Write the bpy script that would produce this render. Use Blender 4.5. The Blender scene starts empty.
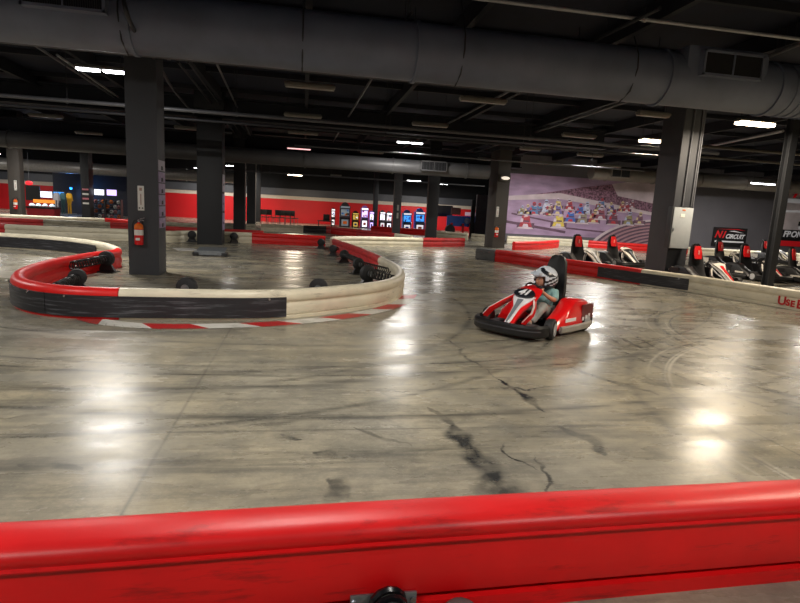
import bpy, bmesh, math, random
from mathutils import Vector, Matrix
random.seed(7)
PI = math.pi
scn = bpy.context.scene
COL = scn.collection

# ------------------------------------------------------------------ camera
H = 1.65; FPX = 555.0; CX, CY = 400.0, 301.5
YAW, PITCH, ROLL = math.radians(-10.2), math.radians(-9.4), math.radians(3.15)
CR = Matrix.Rotation(YAW, 3, 'Z') @ Matrix.Rotation(PI/2 + PITCH, 3, 'X') @ Matrix.Rotation(ROLL, 3, 'Z')
cd = bpy.data.cameras.new('camera'); cam = bpy.data.objects.new('camera', cd); COL.objects.link(cam)
cam.matrix_world = Matrix.Translation((0, 0, H)) @ CR.to_4x4()
cd.sensor_fit = 'HORIZONTAL'; cd.sensor_width = 36; cd.lens = FPX/800*36; cd.clip_end = 300; cd.clip_start = 0.05
scn.camera = cam
def ray(px, py): return CR @ Vector(((px-CX)/FPX, -(py-CY)/FPX, -1))
def F(px, py, z=0.0):                     # world point at height z measured from the survey of the photo
    d = ray(px, py); t = (z-H)/d.z; return Vector((d.x*t, d.y*t, z))
def AY(px, py, y):                        # world point on the vertical plane at depth y
    d = ray(px, py); t = y/d.y; return Vector((d.x*t, y, H+d.z*t))

# ------------------------------------------------------------------ materials
def srgb(*c):
    return tuple(((v/255)/12.92 if v/255 <= .04045 else ((v/255+.055)/1.055)**2.4) for v in c) + (1,)
MATS = {}
def pm(name, col, rough=.5, metal=0, amt=.12, scale=8, emit=0, bump=0, coat=0, spec=.5, stretch=None, trans=0):
    if name in MATS: return MATS[name]
    m = bpy.data.materials.new(name); m.use_nodes = True; nt = m.node_tree; b = nt.nodes['Principled BSDF']
    c = srgb(*col)
    b.inputs['Roughness'].default_value = rough; b.inputs['Metallic'].default_value = metal
    b.inputs['Specular IOR Level'].default_value = spec
    if coat: b.inputs['Coat Weight'].default_value = coat; b.inputs['Coat Roughness'].default_value = .12
    tc = nt.nodes.new('ShaderNodeTexCoord'); nz = nt.nodes.new('ShaderNodeTexNoise')
    mp = nt.nodes.new('ShaderNodeMapping'); nt.links.new(tc.outputs['Object'], mp.inputs['Vector'])
    if stretch: mp.inputs['Scale'].default_value = stretch
    nz.inputs['Scale'].default_value = scale; nz.inputs['Detail'].default_value = 5
    nt.links.new(mp.outputs['Vector'], nz.inputs['Vector'])
    rp = nt.nodes.new('ShaderNodeValToRGB')
    rp.color_ramp.elements[0].position = .3; rp.color_ramp.elements[1].position = .7
    rp.color_ramp.elements[0].color = tuple(max(0, v*(1-amt)) for v in c[:3])+(1,)
    rp.color_ramp.elements[1].color = tuple(min(1, v*(1+amt)) for v in c[:3])+(1,)
    nt.links.new(nz.outputs['Fac'], rp.inputs['Fac']); nt.links.new(rp.outputs['Color'], b.inputs['Base Color'])
    if emit:
        b.inputs['Emission Color'].default_value = c; b.inputs['Emission Strength'].default_value = emit
    if bump:
        bp = nt.nodes.new('ShaderNodeBump'); bp.inputs['Strength'].default_value = bump; bp.inputs['Distance'].default_value = .02
        nt.links.new(nz.outputs['Fac'], bp.inputs['Height']); nt.links.new(bp.outputs['Normal'], b.inputs['Normal'])
    MATS[name] = m; return m

def scuffed(name, col, dark, rough=.42, lo=.52, hi=.66, bump=.15, stretch=(1.2, 1.2, 7)):
    """plastic with long rubber scuffs"""
    m = pm(name, col, rough, amt=.10, scale=3, spec=.45)
    nt = m.node_tree; b = nt.nodes['Principled BSDF']
    base = b.inputs['Base Color'].links[0].from_socket
    tc = [n for n in nt.nodes if n.type == 'TEX_COORD'][0]
    mp = nt.nodes.new('ShaderNodeMapping'); mp.inputs['Scale'].default_value = stretch
    nt.links.new(tc.outputs['Object'], mp.inputs['Vector'])
    n2 = nt.nodes.new('ShaderNodeTexNoise'); n2.inputs['Scale'].default_value = 2.6; n2.inputs['Detail'].default_value = 9; n2.inputs['Roughness'].default_value = .68
    nt.links.new(mp.outputs['Vector'], n2.inputs['Vector'])
    mr = nt.nodes.new('ShaderNodeMapRange'); mr.inputs['From Min'].default_value = lo; mr.inputs['From Max'].default_value = hi
    nt.links.new(n2.outputs['Fac'], mr.inputs['Value'])
    mu = nt.nodes.new('ShaderNodeMath'); mu.operation = 'MULTIPLY'; mu.inputs[1].default_value = .75
    nt.links.new(mr.outputs['Result'], mu.inputs[0])
    mx = nt.nodes.new('ShaderNodeMixRGB'); mx.inputs['Color2'].default_value = srgb(*dark)
    nt.links.new(base, mx.inputs['Color1']); nt.links.new(mu.outputs[0], mx.inputs['Fac'])
    nt.links.new(mx.outputs['Color'], b.inputs['Base Color'])
    bp = nt.nodes.new('ShaderNodeBump'); bp.inputs['Strength'].default_value = bump; bp.inputs['Distance'].default_value = .01
    nt.links.new(n2.outputs['Fac'], bp.inputs['Height']); nt.links.new(bp.outputs['Normal'], b.inputs['Normal'])
    return m

RED_B = scuffed('red barrier plastic', (218, 28, 26), (120, 14, 14), .38, .60, .78)
RED_NEAR = scuffed('near red barrier plastic', (214, 14, 18), (70, 6, 8), .42, .57, .74, .12, (.7, 2, 5))
RED_DULL = scuffed('scuffed red barrier plastic', (200, 50, 50), (96, 34, 36), .5, .50, .70)
WHITE_B = scuffed('cream barrier plastic', (222, 214, 190), (120, 112, 96), .42, .56, .74)
WHITE_DULL = scuffed('scuffed cream barrier plastic', (176, 170, 150), (84, 80, 70), .5, .46, .66)
PANEL = scuffed('black impact panel', (38, 38, 42), (120, 122, 128), .45, .52, .74, .2, (.8, .8, 14))
GREYP = scuffed('grey worn panel', (96, 98, 98), (40, 40, 42), .5, .5, .7)
BLACK = pm('black plastic', (22, 22, 24), .42)
RUBBER = pm('black rubber', (28, 28, 30), .7, amt=.3, bump=.2, scale=30)
TYRE = pm('kart tyre rubber', (34, 33, 34), .62, amt=.25, scale=20)
CHAR = pm('charcoal column paint', (62, 65, 70), .62, amt=.06, scale=2)
CHARD = pm('black column paint', (27, 29, 33), .6, amt=.10, scale=2)
CHARW = pm('dark grey wall paint', (98, 96, 102), .6, amt=.06, scale=1)
BROWNG = pm('brown grey column paint', (72, 68, 64), .6, amt=.06, scale=2)
CEIL = pm('black ceiling paint', (17, 23, 42), .85, amt=.25, scale=1.5)
BEAMM = pm('black beam paint', (19, 22, 32), .7, amt=.2, scale=2)
DUCT = pm('charcoal duct paint', (106, 114, 132), .5, amt=.18, scale=1.3, bump=.12)
DUCTF = pm('far duct grey paint', (84, 84, 86), .45, amt=.15, scale=1.5)
DUCTB = pm('bare brown grey duct', (104, 98, 90), .45, amt=.15, scale=1.5)
STEEL = pm('painted conduit grey', (96, 97, 102), .45, .3)
STEELD = pm('dark conduit', (44, 45, 50), .5, .2)
PALE = pm('pale pipe', (158, 160, 164), .4, .3)
CHROME = pm('chrome metal', (190, 190, 195), .2, 1)
GALV = pm('galvanised steel', (140, 146, 152), .35, .8, amt=.2, scale=25)
BOXG = pm('electrical grey enamel', (166, 171, 174), .45, amt=.04)
WHITE = pm('white paint', (232, 232, 228), .4, amt=.04)
PAPER = pm('white paper', (220, 220, 214), .8, amt=.05)
PURPLE = pm('lilac sticker', (150, 135, 168), .6, amt=.25, scale=9)
INK = pm('dark ink', (35, 33, 40), .7)
REDW = pm('red wall paint', (216, 22, 30), .55, amt=.06, scale=.6)
CREAMW = pm('cream wall band', (214, 200, 184), .6, amt=.06)
GREYW = pm('grey soffit', (84, 86, 92), .5, amt=.2, scale=.6)
BACKB = pm('black upper wall', (20, 21, 25), .8)
REDK = pm('kart red bodywork', (226, 20, 24), .28, amt=.05, coat=.6)
REDKD = pm('kart dark red', (130, 14, 20), .35)
WHITEK = pm('kart white decal', (236, 236, 238), .35, amt=.03)
GREYK = pm('kart grey decal', (120, 126, 134), .4)
CREAMK = pm('parked kart white bodywork', (214, 208, 198), .35, amt=.1)
BLUEK = pm('blue graphic', (36, 104, 205), .4)
YEL = pm('yellow fabric', (236, 178, 30), .6)
ORANGE = pm('orange plastic', (226, 110, 28), .5)
SKIN = pm('skin', (206, 150, 122), .5, amt=.05)
TEAL = pm('pale teal shirt fabric', (136, 178, 178), .85, amt=.12, scale=14, bump=.2)
TROUS = pm('light grey trousers', (150, 155, 152), .85, amt=.15, scale=10, bump=.2)
SHOE = pm('grey shoe', (150, 142, 138), .7)
HELM = pm('silver white helmet shell', (206, 214, 224), .25, amt=.08, coat=.5)
HELMD = pm('black helmet graphic', (24, 28, 36), .3, coat=.5)
def em(name, col, s): return pm(name, col, .4, emit=s, amt=0)
LITW = em('lit cool tube', (246, 246, 255), 16); LITWARM = em('lit warm tube', (255, 232, 196), 16)
LITPINK = em('dim pink tube', (255, 190, 190), 1.6)
TUBEOFF = pm('unlit tube diffuser', (150, 146, 138), .4, amt=.1)
SCRW = em('bright white screen', (240, 240, 255), 1.6); SCRB = em('blue screen', (60, 150, 240), 1.3)
SCRP = em('violet lit panel', (206, 180, 255), 1.7); GLOWB = em('blue lamp', (40, 130, 255), 4)
SIGNO = em('lit orange sign', (230, 140, 50), .6)
FIXB = pm('fixture housing', (120, 118, 112), .45, amt=.1)

# ------------------------------------------------------------------ mesh helpers
class MB:
    def __init__(s): s.bm = bmesh.new(); s.mi = 0
    def _m(s, fs):
        for f in fs: f.material_index = s.mi
    def box(s, c, d, rot=None, bev=0):
        r = bmesh.ops.create_cube(s.bm, size=1); vs = r['verts']
        M = Matrix.Translation(c) @ (rot.to_4x4() if rot else Matrix()) @ Matrix.Diagonal((d[0], d[1], d[2], 1))
        bmesh.ops.transform(s.bm, matrix=M, verts=vs)
        es = list({e for v in vs for e in v.link_edges}); s._m({f for v in vs for f in v.link_faces})
        if bev: 
            r = bmesh.ops.bevel(s.bm, geom=es, offset=bev, segments=2, affect='EDGES', profile=.6); s._m(r['faces'])
        return s
    def cyl(s, a, b, r, r2=None, n=16, caps=True):
        a, b = Vector(a), Vector(b); d = b-a; L = d.length
        if L < 1e-6: return s
        q = d.to_track_quat('Z', 'Y').to_matrix().to_4x4()
        r_ = bmesh.ops.create_cone(s.bm, cap_ends=caps, segments=n, radius1=r, radius2=r if r2 is None else r2, depth=L)
        bmesh.ops.transform(s.bm, matrix=Matrix.Translation((a+b)/2) @ q, verts=r_['verts'])
        s._m({f for v in r_['verts'] for f in v.link_faces}); return s
    def sph(s, c, r, n=16):
        r3 = (r, r, r) if not hasattr(r, '__len__') else r
        r_ = bmesh.ops.create_uvsphere(s.bm, u_segments=n, v_segments=max(6, n*2//3), radius=1)
        bmesh.ops.transform(s.bm, matrix=Matrix.Translation(c) @ Matrix.Diagonal((*r3, 1)), verts=r_['verts'])
        s._m({f for v in r_['verts'] for f in v.link_faces}); return s
    def loft(s, rings, closed=True, cap=True, loop=False):
        R = [[s.bm.verts.new(p) for p in ring] for ring in rings]; n = len(R[0]); fs = []
        for i in range(len(R)-(0 if loop else 1)):
            A, B = R[i], R[(i+1) % len(R)]
            for j in range(n if closed else n-1):
                k = (j+1) % n; fs.append(s.bm.faces.new((A[j], A[k], B[k], B[j])))
        if cap and closed and not loop:
            fs.append(s.bm.faces.new(R[0][::-1])); fs.append(s.bm.faces.new(R[-1]))
        s._m(fs); return s
    def tube(s, pts, r, n=8):
        pts = [Vector(p) for p in pts]; rings = []; up = Vector((0, 0, 1))
        for i, p in enumerate(pts):
            t = (pts[min(i+1, len(pts)-1)]-pts[max(i-1, 0)]).normalized()
            if i == 0:
                x = t.cross(up) if abs(t.z) < .95 else t.cross(Vector((1, 0, 0)))
            else: x = x - t*x.dot(t)
            x.normalize(); y = t.cross(x)
            rings.append([p+(x*math.cos(2*PI*k/n)+y*math.sin(2*PI*k/n))*r for k in range(n)])
        return s.loft(rings)
    def lathe(s, prof, c, axis=(0, 0, 1), n=24):
        q = Vector(axis).to_track_quat('Z', 'Y').to_matrix(); c = Vector(c)
        rings = [[c+q@Vector((r*math.cos(2*PI*k/n), r*math.sin(2*PI*k/n), h)) for k in range(n)] for r, h in prof]
        return s.loft(rings)
    def poly(s, pts):
        f = s.bm.faces.new([s.bm.verts.new(p) for p in pts]); s._m([f]); return s
    def prism(s, pts2, fn, t0, t1):
        return s.loft([[fn(a, b, t0) for a, b in pts2], [fn(a, b, t1) for a, b in pts2]])
    def build(s, name, mats, parent=None, smooth=True, loc=None, angle=40):
        bmesh.ops.recalc_face_normals(s.bm, faces=s.bm.faces)
        me = bpy.data.meshes.new(name); s.bm.to_mesh(me); s.bm.free()
        if not isinstance(mats, (list, tuple)): mats = [mats]
        for m in mats: me.materials.append(m)
        o = bpy.data.objects.new(name, me); COL.objects.link(o)
        if parent: o.parent = parent
        if loc is not None: o.location = loc
        if smooth:
            for p in me.polygons: p.use_smooth = True
            try: me.set_sharp_from_angle(angle=math.radians(angle))
            except Exception: pass
        return o
def tag(o, label=None, cat=None, group=None, kind=None):
    if label: o['label'] = label
    if cat: o['category'] = cat
    if group: o['group'] = group
    if kind: o['kind'] = kind
    return o
def empty(name, loc, rz=0, label=None, cat=None, group=None, rot=None):
    o = bpy.data.objects.new(name, None); COL.objects.link(o); o.location = loc; o.rotation_euler = rot or (0, 0, rz)
    o.empty_display_size = .1
    return tag(o, label, cat, group)
def copy_tree(o, parent=None):
    c = o.copy(); COL.objects.link(c); c.parent = parent
    for ch in o.children: copy_tree(ch, c)
    return c
def text(name, s, size, mat, parent, M, shear=0, width=None, bold=0, ext=.004):
    cu = bpy.data.curves.new(name, 'FONT'); cu.body = s; cu.size = size; cu.extrude = ext; cu.shear = shear
    cu.align_x = 'CENTER'; cu.align_y = 'CENTER'; cu.offset = bold
    cu.materials.append(mat)
    o = bpy.data.objects.new(name, cu); COL.objects.link(o)
    if parent: o.parent = parent
    bpy.context.view_layer.update()
    if width:
        w = max(o.dimensions.x, 1e-3); M = M @ Matrix.Diagonal((width/w, 1, 1, 1))
    bpy.context.view_layer.update()
    me = bpy.data.meshes.new_from_object(o.evaluated_get(bpy.context.evaluated_depsgraph_get())); me.name = name
    if not me.materials: me.materials.append(mat)
    bpy.data.objects.remove(o); bpy.data.curves.remove(cu)
    o = bpy.data.objects.new(name, me); COL.objects.link(o); o.parent = parent; o.matrix_local = M
    return o
def frame(origin, xdir, ydir):
    x = Vector(xdir).normalized(); y = Vector(ydir); y = (y-x*y.dot(x)).normalized(); z = x.cross(y)
    M = Matrix((x, y, z)).transposed().to_4x4(); M.translation = origin; return M
FACE = lambda x, y, z: frame((x, y, z), (1, 0, 0), (0, 0, 1))      # a plate on a wall that faces the camera side (-y)

# ------------------------------------------------------------------ shell
def floor_material():
    m = bpy.data.materials.new('polished concrete'); m.use_nodes = True; nt = m.node_tree; N = nt.nodes; Lk = nt.links
    b = N['Principled BSDF']; tc = N.new('ShaderNodeTexCoord'); P = tc.outputs['Object']
    def noise(scale, detail=6, rough=.6, sc=(1, 1, 1), rz=0, dist=0):
        mp = N.new('ShaderNodeMapping'); mp.inputs['Scale'].default_value = sc; mp.inputs['Rotation'].default_value = (0, 0, rz)
        n = N.new('ShaderNodeTexNoise'); n.inputs['Scale'].default_value = scale; n.inputs['Detail'].default_value = detail
        n.inputs['Roughness'].default_value = rough; n.inputs['Distortion'].default_value = dist
        Lk.new(P, mp.inputs['Vector']); Lk.new(mp.outputs['Vector'], n.inputs['Vector']); return n.outputs['Fac']
    def rng(v, a, b_, c=0, d=1):
        r = N.new('ShaderNodeMapRange'); r.inputs['From Min'].default_value = a; r.inputs['From Max'].default_value = b_
        r.inputs['To Min'].default_value = c; r.inputs['To Max'].default_value = d; Lk.new(v, r.inputs['Value']); return r.outputs['Result']
    def mth(op, a, c=None):
        r = N.new('ShaderNodeMath'); r.operation = op
        for i, v in enumerate((a, c)):
            if v is None: continue
            if isinstance(v, (int, float)): r.inputs[i].default_value = v
            else: Lk.new(v, r.inputs[i])
        return r.outputs[0]
    def mix(f, a, c):
        r = N.new('ShaderNodeMixRGB')
        for k, v in (('Fac', f), ('Color1', a), ('Color2', c)):
            if isinstance(v, (int, float)): r.inputs[k].default_value = v
            elif isinstance(v, tuple): r.inputs[k].default_value = v
            else: Lk.new(v, r.inputs[k])
        return r.outputs['Color']
    big = noise(.35, 4); mid = noise(1.6, 8, .65); fine = noise(16, 5, .7)
    c = mix(rng(big, .35, .65), srgb(172, 161, 134), srgb(156, 151, 137))
    c = mix(rng(mid, .38, .68, 0, .75), c, srgb(108, 106, 98))
    c = mix(rng(fine, .45, .75, 0, .35), c, srgb(108, 104, 94))
    st1 = noise(1.0, 8, .66, (.45, 5.5, 1), math.radians(-22), .8)
    st2 = noise(1.3, 8, .7, (.6, 9, 1), math.radians(-14), .6)
    area = rng(noise(.28, 3), .38, .62, .45, 1)
    c = mix(mth('MULTIPLY', rng(st1, .47, .70, 0, .62), area), c, srgb(74, 74, 72))
    st3 = noise(2.2, 9, .75, (.35, 11, 1), math.radians(-24), .8)
    c = mix(rng(st3, .52, .72, 0, .32), c, srgb(84, 83, 80))
    c = mix(rng(noise(3.4, 9, .78, (1, 1.5, 1), .3, .8), .47, .70, 0, .6), c, srgb(92, 90, 84))
    c = mix(rng(noise(40, 3, .6), .55, .75, 0, .35), c, srgb(176, 170, 154))
    c = mix(mth('MULTIPLY', rng(st2, .56, .74, 0, .6), area), c, srgb(58, 60, 60))
    # rubbered strokes
    g = bpy.data.node_groups.new('stroke mask', 'ShaderNodeTree')
    for nm, t, io in (('P', 'NodeSocketVector', 'INPUT'), ('A', 'NodeSocketVector', 'INPUT'), ('D', 'NodeSocketVector', 'INPUT'), ('W', 'NodeSocketFloat', 'INPUT'), ('Out', 'NodeSocketFloat', 'OUTPUT')):
        g.interface.new_socket(nm, in_out=io, socket_type=t)
    gi = g.nodes.new('NodeGroupInput'); go = g.nodes.new('NodeGroupOutput')
    def vm(op, a, c=None):
        r = g.nodes.new('ShaderNodeVectorMath'); r.operation = op; g.links.new(a, r.inputs[0])
        if c is not None: g.links.new(c, r.inputs[1])
        return r
    def gm(op, a, c=None, clamp=False):
        r = g.nodes.new('ShaderNodeMath'); r.operation = op; r.use_clamp = clamp
        for i, v in enumerate((a, c)):
            if v is None: continue
            if isinstance(v, (int, float)): r.inputs[i].default_value = v
            else: g.links.new(v, r.inputs[i])
        return r.outputs[0]
    pa = vm('SUBTRACT', gi.outputs['P'], gi.outputs['A']).outputs[0]
    t = gm('DIVIDE', vm('DOT_PRODUCT', pa, gi.outputs['D']).outputs['Value'], vm('DOT_PRODUCT', gi.outputs['D'], gi.outputs['D']).outputs['Value'], True)
    sc = g.nodes.new('ShaderNodeVectorMath'); sc.operation = 'SCALE'; g.links.new(gi.outputs['D'], sc.inputs[0]); g.links.new(t, sc.inputs['Scale'])
    dist = vm('LENGTH', vm('SUBTRACT', pa, sc.outputs[0]).outputs[0]).outputs['Value']
    taper = gm('ADD', gm('MULTIPLY', gm('MULTIPLY', t, gm('SUBTRACT', 1.0, t)), 3.2), .25)
    g.links.new(gm('SUBTRACT', 1.0, gm('DIVIDE', dist, gm('MULTIPLY', gi.outputs['W'], taper)), True), go.inputs['Out'])
    # wobbled coordinate
    nw = N.new('ShaderNodeTexNoise'); nw.inputs['Scale'].default_value = 1.8; nw.inputs['Detail'].default_value = 6; Lk.new(P, nw.inputs['Vector'])
    sv = N.new('ShaderNodeVectorMath'); sv.operation = 'MULTIPLY_ADD'; Lk.new(nw.outputs['Color'], sv.inputs[0])
    sv.inputs[1].default_value = (.5, .5, 0); Lk.new(P, sv.inputs[2])
    PW = sv.outputs[0]; OFF = Vector((.25, .25, 0))
    brk = rng(noise(5, 6, .7), .36, .56, .35, 1)
    def stroke(p0, p1, w, s, wob=True):
        a = F(*p0); e = F(*p1); d = e-a
        if wob: a = a+OFF
        n = N.new('ShaderNodeGroup'); n.node_tree = g; Lk.new(PW if wob else P, n.inputs['P'])
        n.inputs['A'].default_value = a; n.inputs['D'].default_value = d; n.inputs['W'].default_value = w*1.35
        return mth('MULTIPLY', mth('MULTIPLY', rng(n.outputs['Out'], 0, .6), brk), s)
    def arc(cx, cy, r, w, s, soft=None):
        v = N.new('ShaderNodeVectorMath'); v.operation = 'DISTANCE'; Lk.new(P, v.inputs[0]); v.inputs[1].default_value = (cx, cy, 0)
        q = mth('ABSOLUTE', mth('SUBTRACT', v.outputs['Value'], r))
        return mth('MULTIPLY', rng(q, 0, w*1.2, min(1, s*1.7), 0), rng(st2 if soft else big, .38, .55))
    dark = []
    for p0, p1, w, s in [((452, 425), (468, 447), .09, .95), ((462, 440), (500, 478), .11, .95), ((488, 470), (515, 500), .14, .8), ((425, 405), (455, 428), .05, .6),
                         ((498, 380), (548, 411), .035, 1), ((440, 335), (500, 382), .02, .8), ((562, 425), (605, 455), .06, .7), ((575, 370), (660, 395), .06, .7),
                         ((330, 485), (350, 500), .12, .7), ((322, 455), (345, 462), .05, .8), ((284, 434), (300, 440), .03, .9), ((355, 430), (400, 445), .03, .5),
                         ((20, 470), (90, 472), .07, .7), ((0, 418), (60, 410), .05, .5), ((240, 430), (330, 412), .04, .4), ((640, 380), (800, 402), .06, .55), ((360, 392), (640, 385), .012, .8)]:
        dark.append(stroke(p0, p1, w, s))
    for p0, p1 in [((535, 455), (550, 500)), ((500, 440), (535, 470))]: dark.append(stroke(p0, p1, .012, .9))
    for cx, cy, r, w, s in [(9.2, 6.2, 3.7, .025, .55), (9.3, 6.3, 3.95, .05, .5), (9.0, 6.1, 4.3, .03, .5), (9.6, 6.6, 5.1, .06, .5), (10.4, 6.4, 6.1, .09, .4), (-.2, 16.5, 11.2, .05, .45), (-.3, 16.2, 10.6, .03, .45), (.4, 16.8, 12.6, .07, .4), (0, 15.6, 9.1, .04, .4), (-2.5, 10.0, 5.4, .06, .35), (-2.2, 10.5, 6.6, .05, .35),
                            (9.8, 6.0, 5.7, .03, .45), (-1.4, 13.5, 8.6, .10, .35), (-1.4, 13.0, 7.6, .05, .35), (-1.0, 13.8, 10.4, .16, .3), (9.9, 7.5, 4.9, .03, .5)]:
        dark.append(arc(cx, cy, r, w, s, True))
    tot = dark[0]
    for d in dark[1:]: tot = mth('MAXIMUM', tot, d)
    c = mix(tot, c, srgb(38, 40, 42))
    # light swept arcs
    def circ(a, b_, c_):
        (x1, y1), (x2, y2), (x3, y3) = [tuple(F(*q).xy) for q in (a, b_, c_)]
        d_ = 2*(x1*(y2-y3)+x2*(y3-y1)+x3*(y1-y2)); ux = ((x1*x1+y1*y1)*(y2-y3)+(x2*x2+y2*y2)*(y3-y1)+(x3*x3+y3*y3)*(y1-y2))/d_
        uy = ((x1*x1+y1*y1)*(x3-x2)+(x2*x2+y2*y2)*(x1-x3)+(x3*x3+y3*y3)*(x2-x1))/d_; return ux, uy, math.hypot(x1-ux, y1-uy)
    ux, uy, ur = circ((706, 346), (669, 372), (740, 446))
    la0 = mth('MAXIMUM', arc(ux, uy, ur, .022, .5), mth('MAXIMUM', arc(ux+.05, uy-.03, ur+.10, .016, .4), arc(ux, uy, ur+.22, .02, .3)))
    dk = mth('MAXIMUM', arc(ux, uy, ur+.05, .03, .35, True), arc(ux+.1, uy, ur+.5, .06, .3, True))
    c = mix(dk, c, srgb(70, 70, 70)); c = mix(la0, c, srgb(206, 200, 184))
    la = mth('MAXIMUM', arc(9.3, 6.25, 3.82, .02, .5), arc(9.3, 6.3, 4.1, .02, .4))
    c = mix(la, c, srgb(190, 184, 168))
    # saw-cut joints
    w = N.new('ShaderNodeSeparateXYZ'); Lk.new(P, w.inputs[0])
    for ax, off, per in (('X', .9, 4.6), ('Y', .6, 4.55)):
        fr = mth('PINGPONG', mth('ADD', w.outputs[ax], off), per/2)
        c = mix(rng(fr, 0, .018, .55, 0), c, srgb(80, 78, 72))
    # the far infield is dirtier
    c = mix(mth('MULTIPLY', rng(w.outputs['Y'], 9, 16, 0, .5), rng(mid, .42, .6)), c, srgb(84, 84, 82))
    Lk.new(c, b.inputs['Base Color'])
    Lk.new(rng(noise(1.1, 7, .65, (.6, 1.6, 1), math.radians(-9)), .35, .68, .17, .40), b.inputs['Roughness'])
    b.inputs['Specular IOR Level'].default_value = .35
    bp = N.new('ShaderNodeBump'); bp.inputs['Strength'].default_value = .07; bp.inputs['Distance'].default_value = .01
    Lk.new(noise(3.5, 7, .6), bp.inputs['Height']); Lk.new(bp.outputs['Normal'], b.inputs['Normal'])
    return m
X0, X1, Y0, Y1, ZC = -32, 36, -5, 50, 5.5
def struct(name, b, mats): return tag(b.build(name, mats, smooth=False), kind='structure')
struct('floor', MB().box(((X0+X1)/2, (Y0+Y1)/2, -.1), (X1-X0, Y1-Y0, .2)), floor_material())
struct('ceiling', MB().box(((X0+X1)/2, (Y0+Y1)/2, ZC+.1), (X1-X0, Y1-Y0, .2)), CEIL)
b = MB(); b.box((-6.7, Y1+.1, 1.0), (51, .2, 2.0)); b.mi = 1; b.box((-6.7, Y1+.08, 2.15), (51, .2, .3)); b.mi = 2; b.box((-6.7, Y1+.05, 2.6), (51, .26, .6)); b.mi = 3; b.box((-6.7, Y1+.1, 4.2), (51, .2, 2.7))
struct('wall_back', b, [REDW, CREAMW, GREYW, BACKB])
struct('wall_left', MB().box((X0-.1, 22.5, 2.75), (.2, 55, 5.5)), CHARW)
struct('wall_right', MB().box((X1+.1, 22.5, 2.75), (.2, 55, 5.5)), CHARW)
struct('wall_front', MB().box((2, Y0-.1, 2.75), (68, .2, 5.5)), CHARW)
b = MB(); b.box((24.1, 33.2, 2.75), (23.8, .3, 5.5)); struct('wall_pit', b, [CHARW])
b = MB(); b.box((18.5, 41.8, 2.75), (.3, 16.5, 5.5)); struct('wall_divider', b, [CHARW])

# ------------------------------------------------------------------ columns (spaced on the building grid)
GRIDL = 'building columns'
def column(x0, x1, y0, depth, mat, label, collar=True, zt=ZC, plinth=False, side=None):
    c = empty('column', ((x0+x1)/2, y0+depth/2, 0), 0, label, 'column', GRIDL); c['kind'] = 'thing'
    w = x1-x0
    MB().box((0, 0, zt/2), (w, depth, zt), bev=.012).build('shaft', mat, c)
    if collar:
        MB().box((0, 0, zt-.35), (w+.14, depth+.14, .7), bev=.01).build('collar', CHARD, c)
    return c
c147 = column(-3.57, -2.97, 12.34, .62, CHAR, 'charcoal square column inside the red and white hairpin, with fire extinguisher')
c210 = column(-3.83, -2.95, 21.4, .70, CHARD, 'wide black column behind the charcoal extinguisher column, foot bare on the floor')
c239 = column(-3.62, -3.05, 30.4, .6, CHARD, 'narrow black column third in the left row')
c250 = column(-3.82, -3.26, 39.4, .6, CHAR, 'slim grey column fourth in the left row', collar=False)
c259 = column(-3.94, -3.53, 47.6, .4, CHARD, 'farthest slim black column of the left row against the red wall', collar=False)
c665 = column(10.70, 11.36, 15.0, 1.0, pm('side lit column paint', (78, 80, 86), .6, amt=.06, scale=2), 'big charcoal column behind the pit barrier carrying the grey electrical panel', collar=False)  # shaft paint lightened to carry the light on its left side
c495 = column(9.38, 10.02, 26.8, 1.3, BROWNG, 'grey brown column at the pit barrier tip, left of the racing mural')
c430 = column(6.75, 7.36, 30.5, .32, CHARD, 'black column rising behind the far red barrier piece', collar=False)
c396 = column(5.72, 6.22, 36.0, .28, pm('mid grey column paint', (92, 94, 98), .6), 'slim grey column with white marks, left of the blue arcade screens', collar=False)
c376 = column(5.62, 6.00, 46.0, .4, CHARD, 'thin dark column in front of the bright white machines', collar=False)
c17 = column(-14.95, -14.40, 32.0, .5, BROWNG, 'grey brown column at the far left with an extinguisher')
c88 = column(-12.95, -12.5, 36.0, .7, CHARD, 'dark column covered in small stickers near the far left screens', collar=False)
# steel post at the right: an I section
pc = empty('steel_post', (13.45, 14.1, 0), 0, 'dark steel post near the right edge, between banner and poster', 'column')
MB().box((0, -.11, ZC/2), (.21, .02, ZC)).box((0, .11, ZC/2), (.21, .02, ZC)).box((0, 0, ZC/2), (.02, .2, ZC)).build('post_section', CHARD, pc, False)
MB().box((0, 0, .012), (.4, .36, .024)).build('base_plate', BLACK, pc, False)

MB().box((0.0, -.505, ZC/2), (.64, .012, ZC-.01)).build('shaded_face', pm('shaded face paint', (44, 46, 51), .6), c665, False)  # front of the big column darkened, shade put into its colour
# conduits on the big column
def conduit(name, pts, r, mat, label, cat='conduit', group=None):
    o = MB().tube(pts, r, 8).build(name, mat); return tag(o, label, cat, group)
for i, (x, lab) in enumerate([(10.98, 'vertical conduit nearest the left edge of the electrical panel column'), (11.26, 'vertical conduit on the right edge of the electrical panel column'), (11.32, 'second vertical conduit hugging the right corner of the panel column')]):
    conduit('conduit', [(x, 14.96, 2.2), (x, 14.96, 5.0)], .022, STEEL, lab, group='conduits on the panel column')
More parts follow.
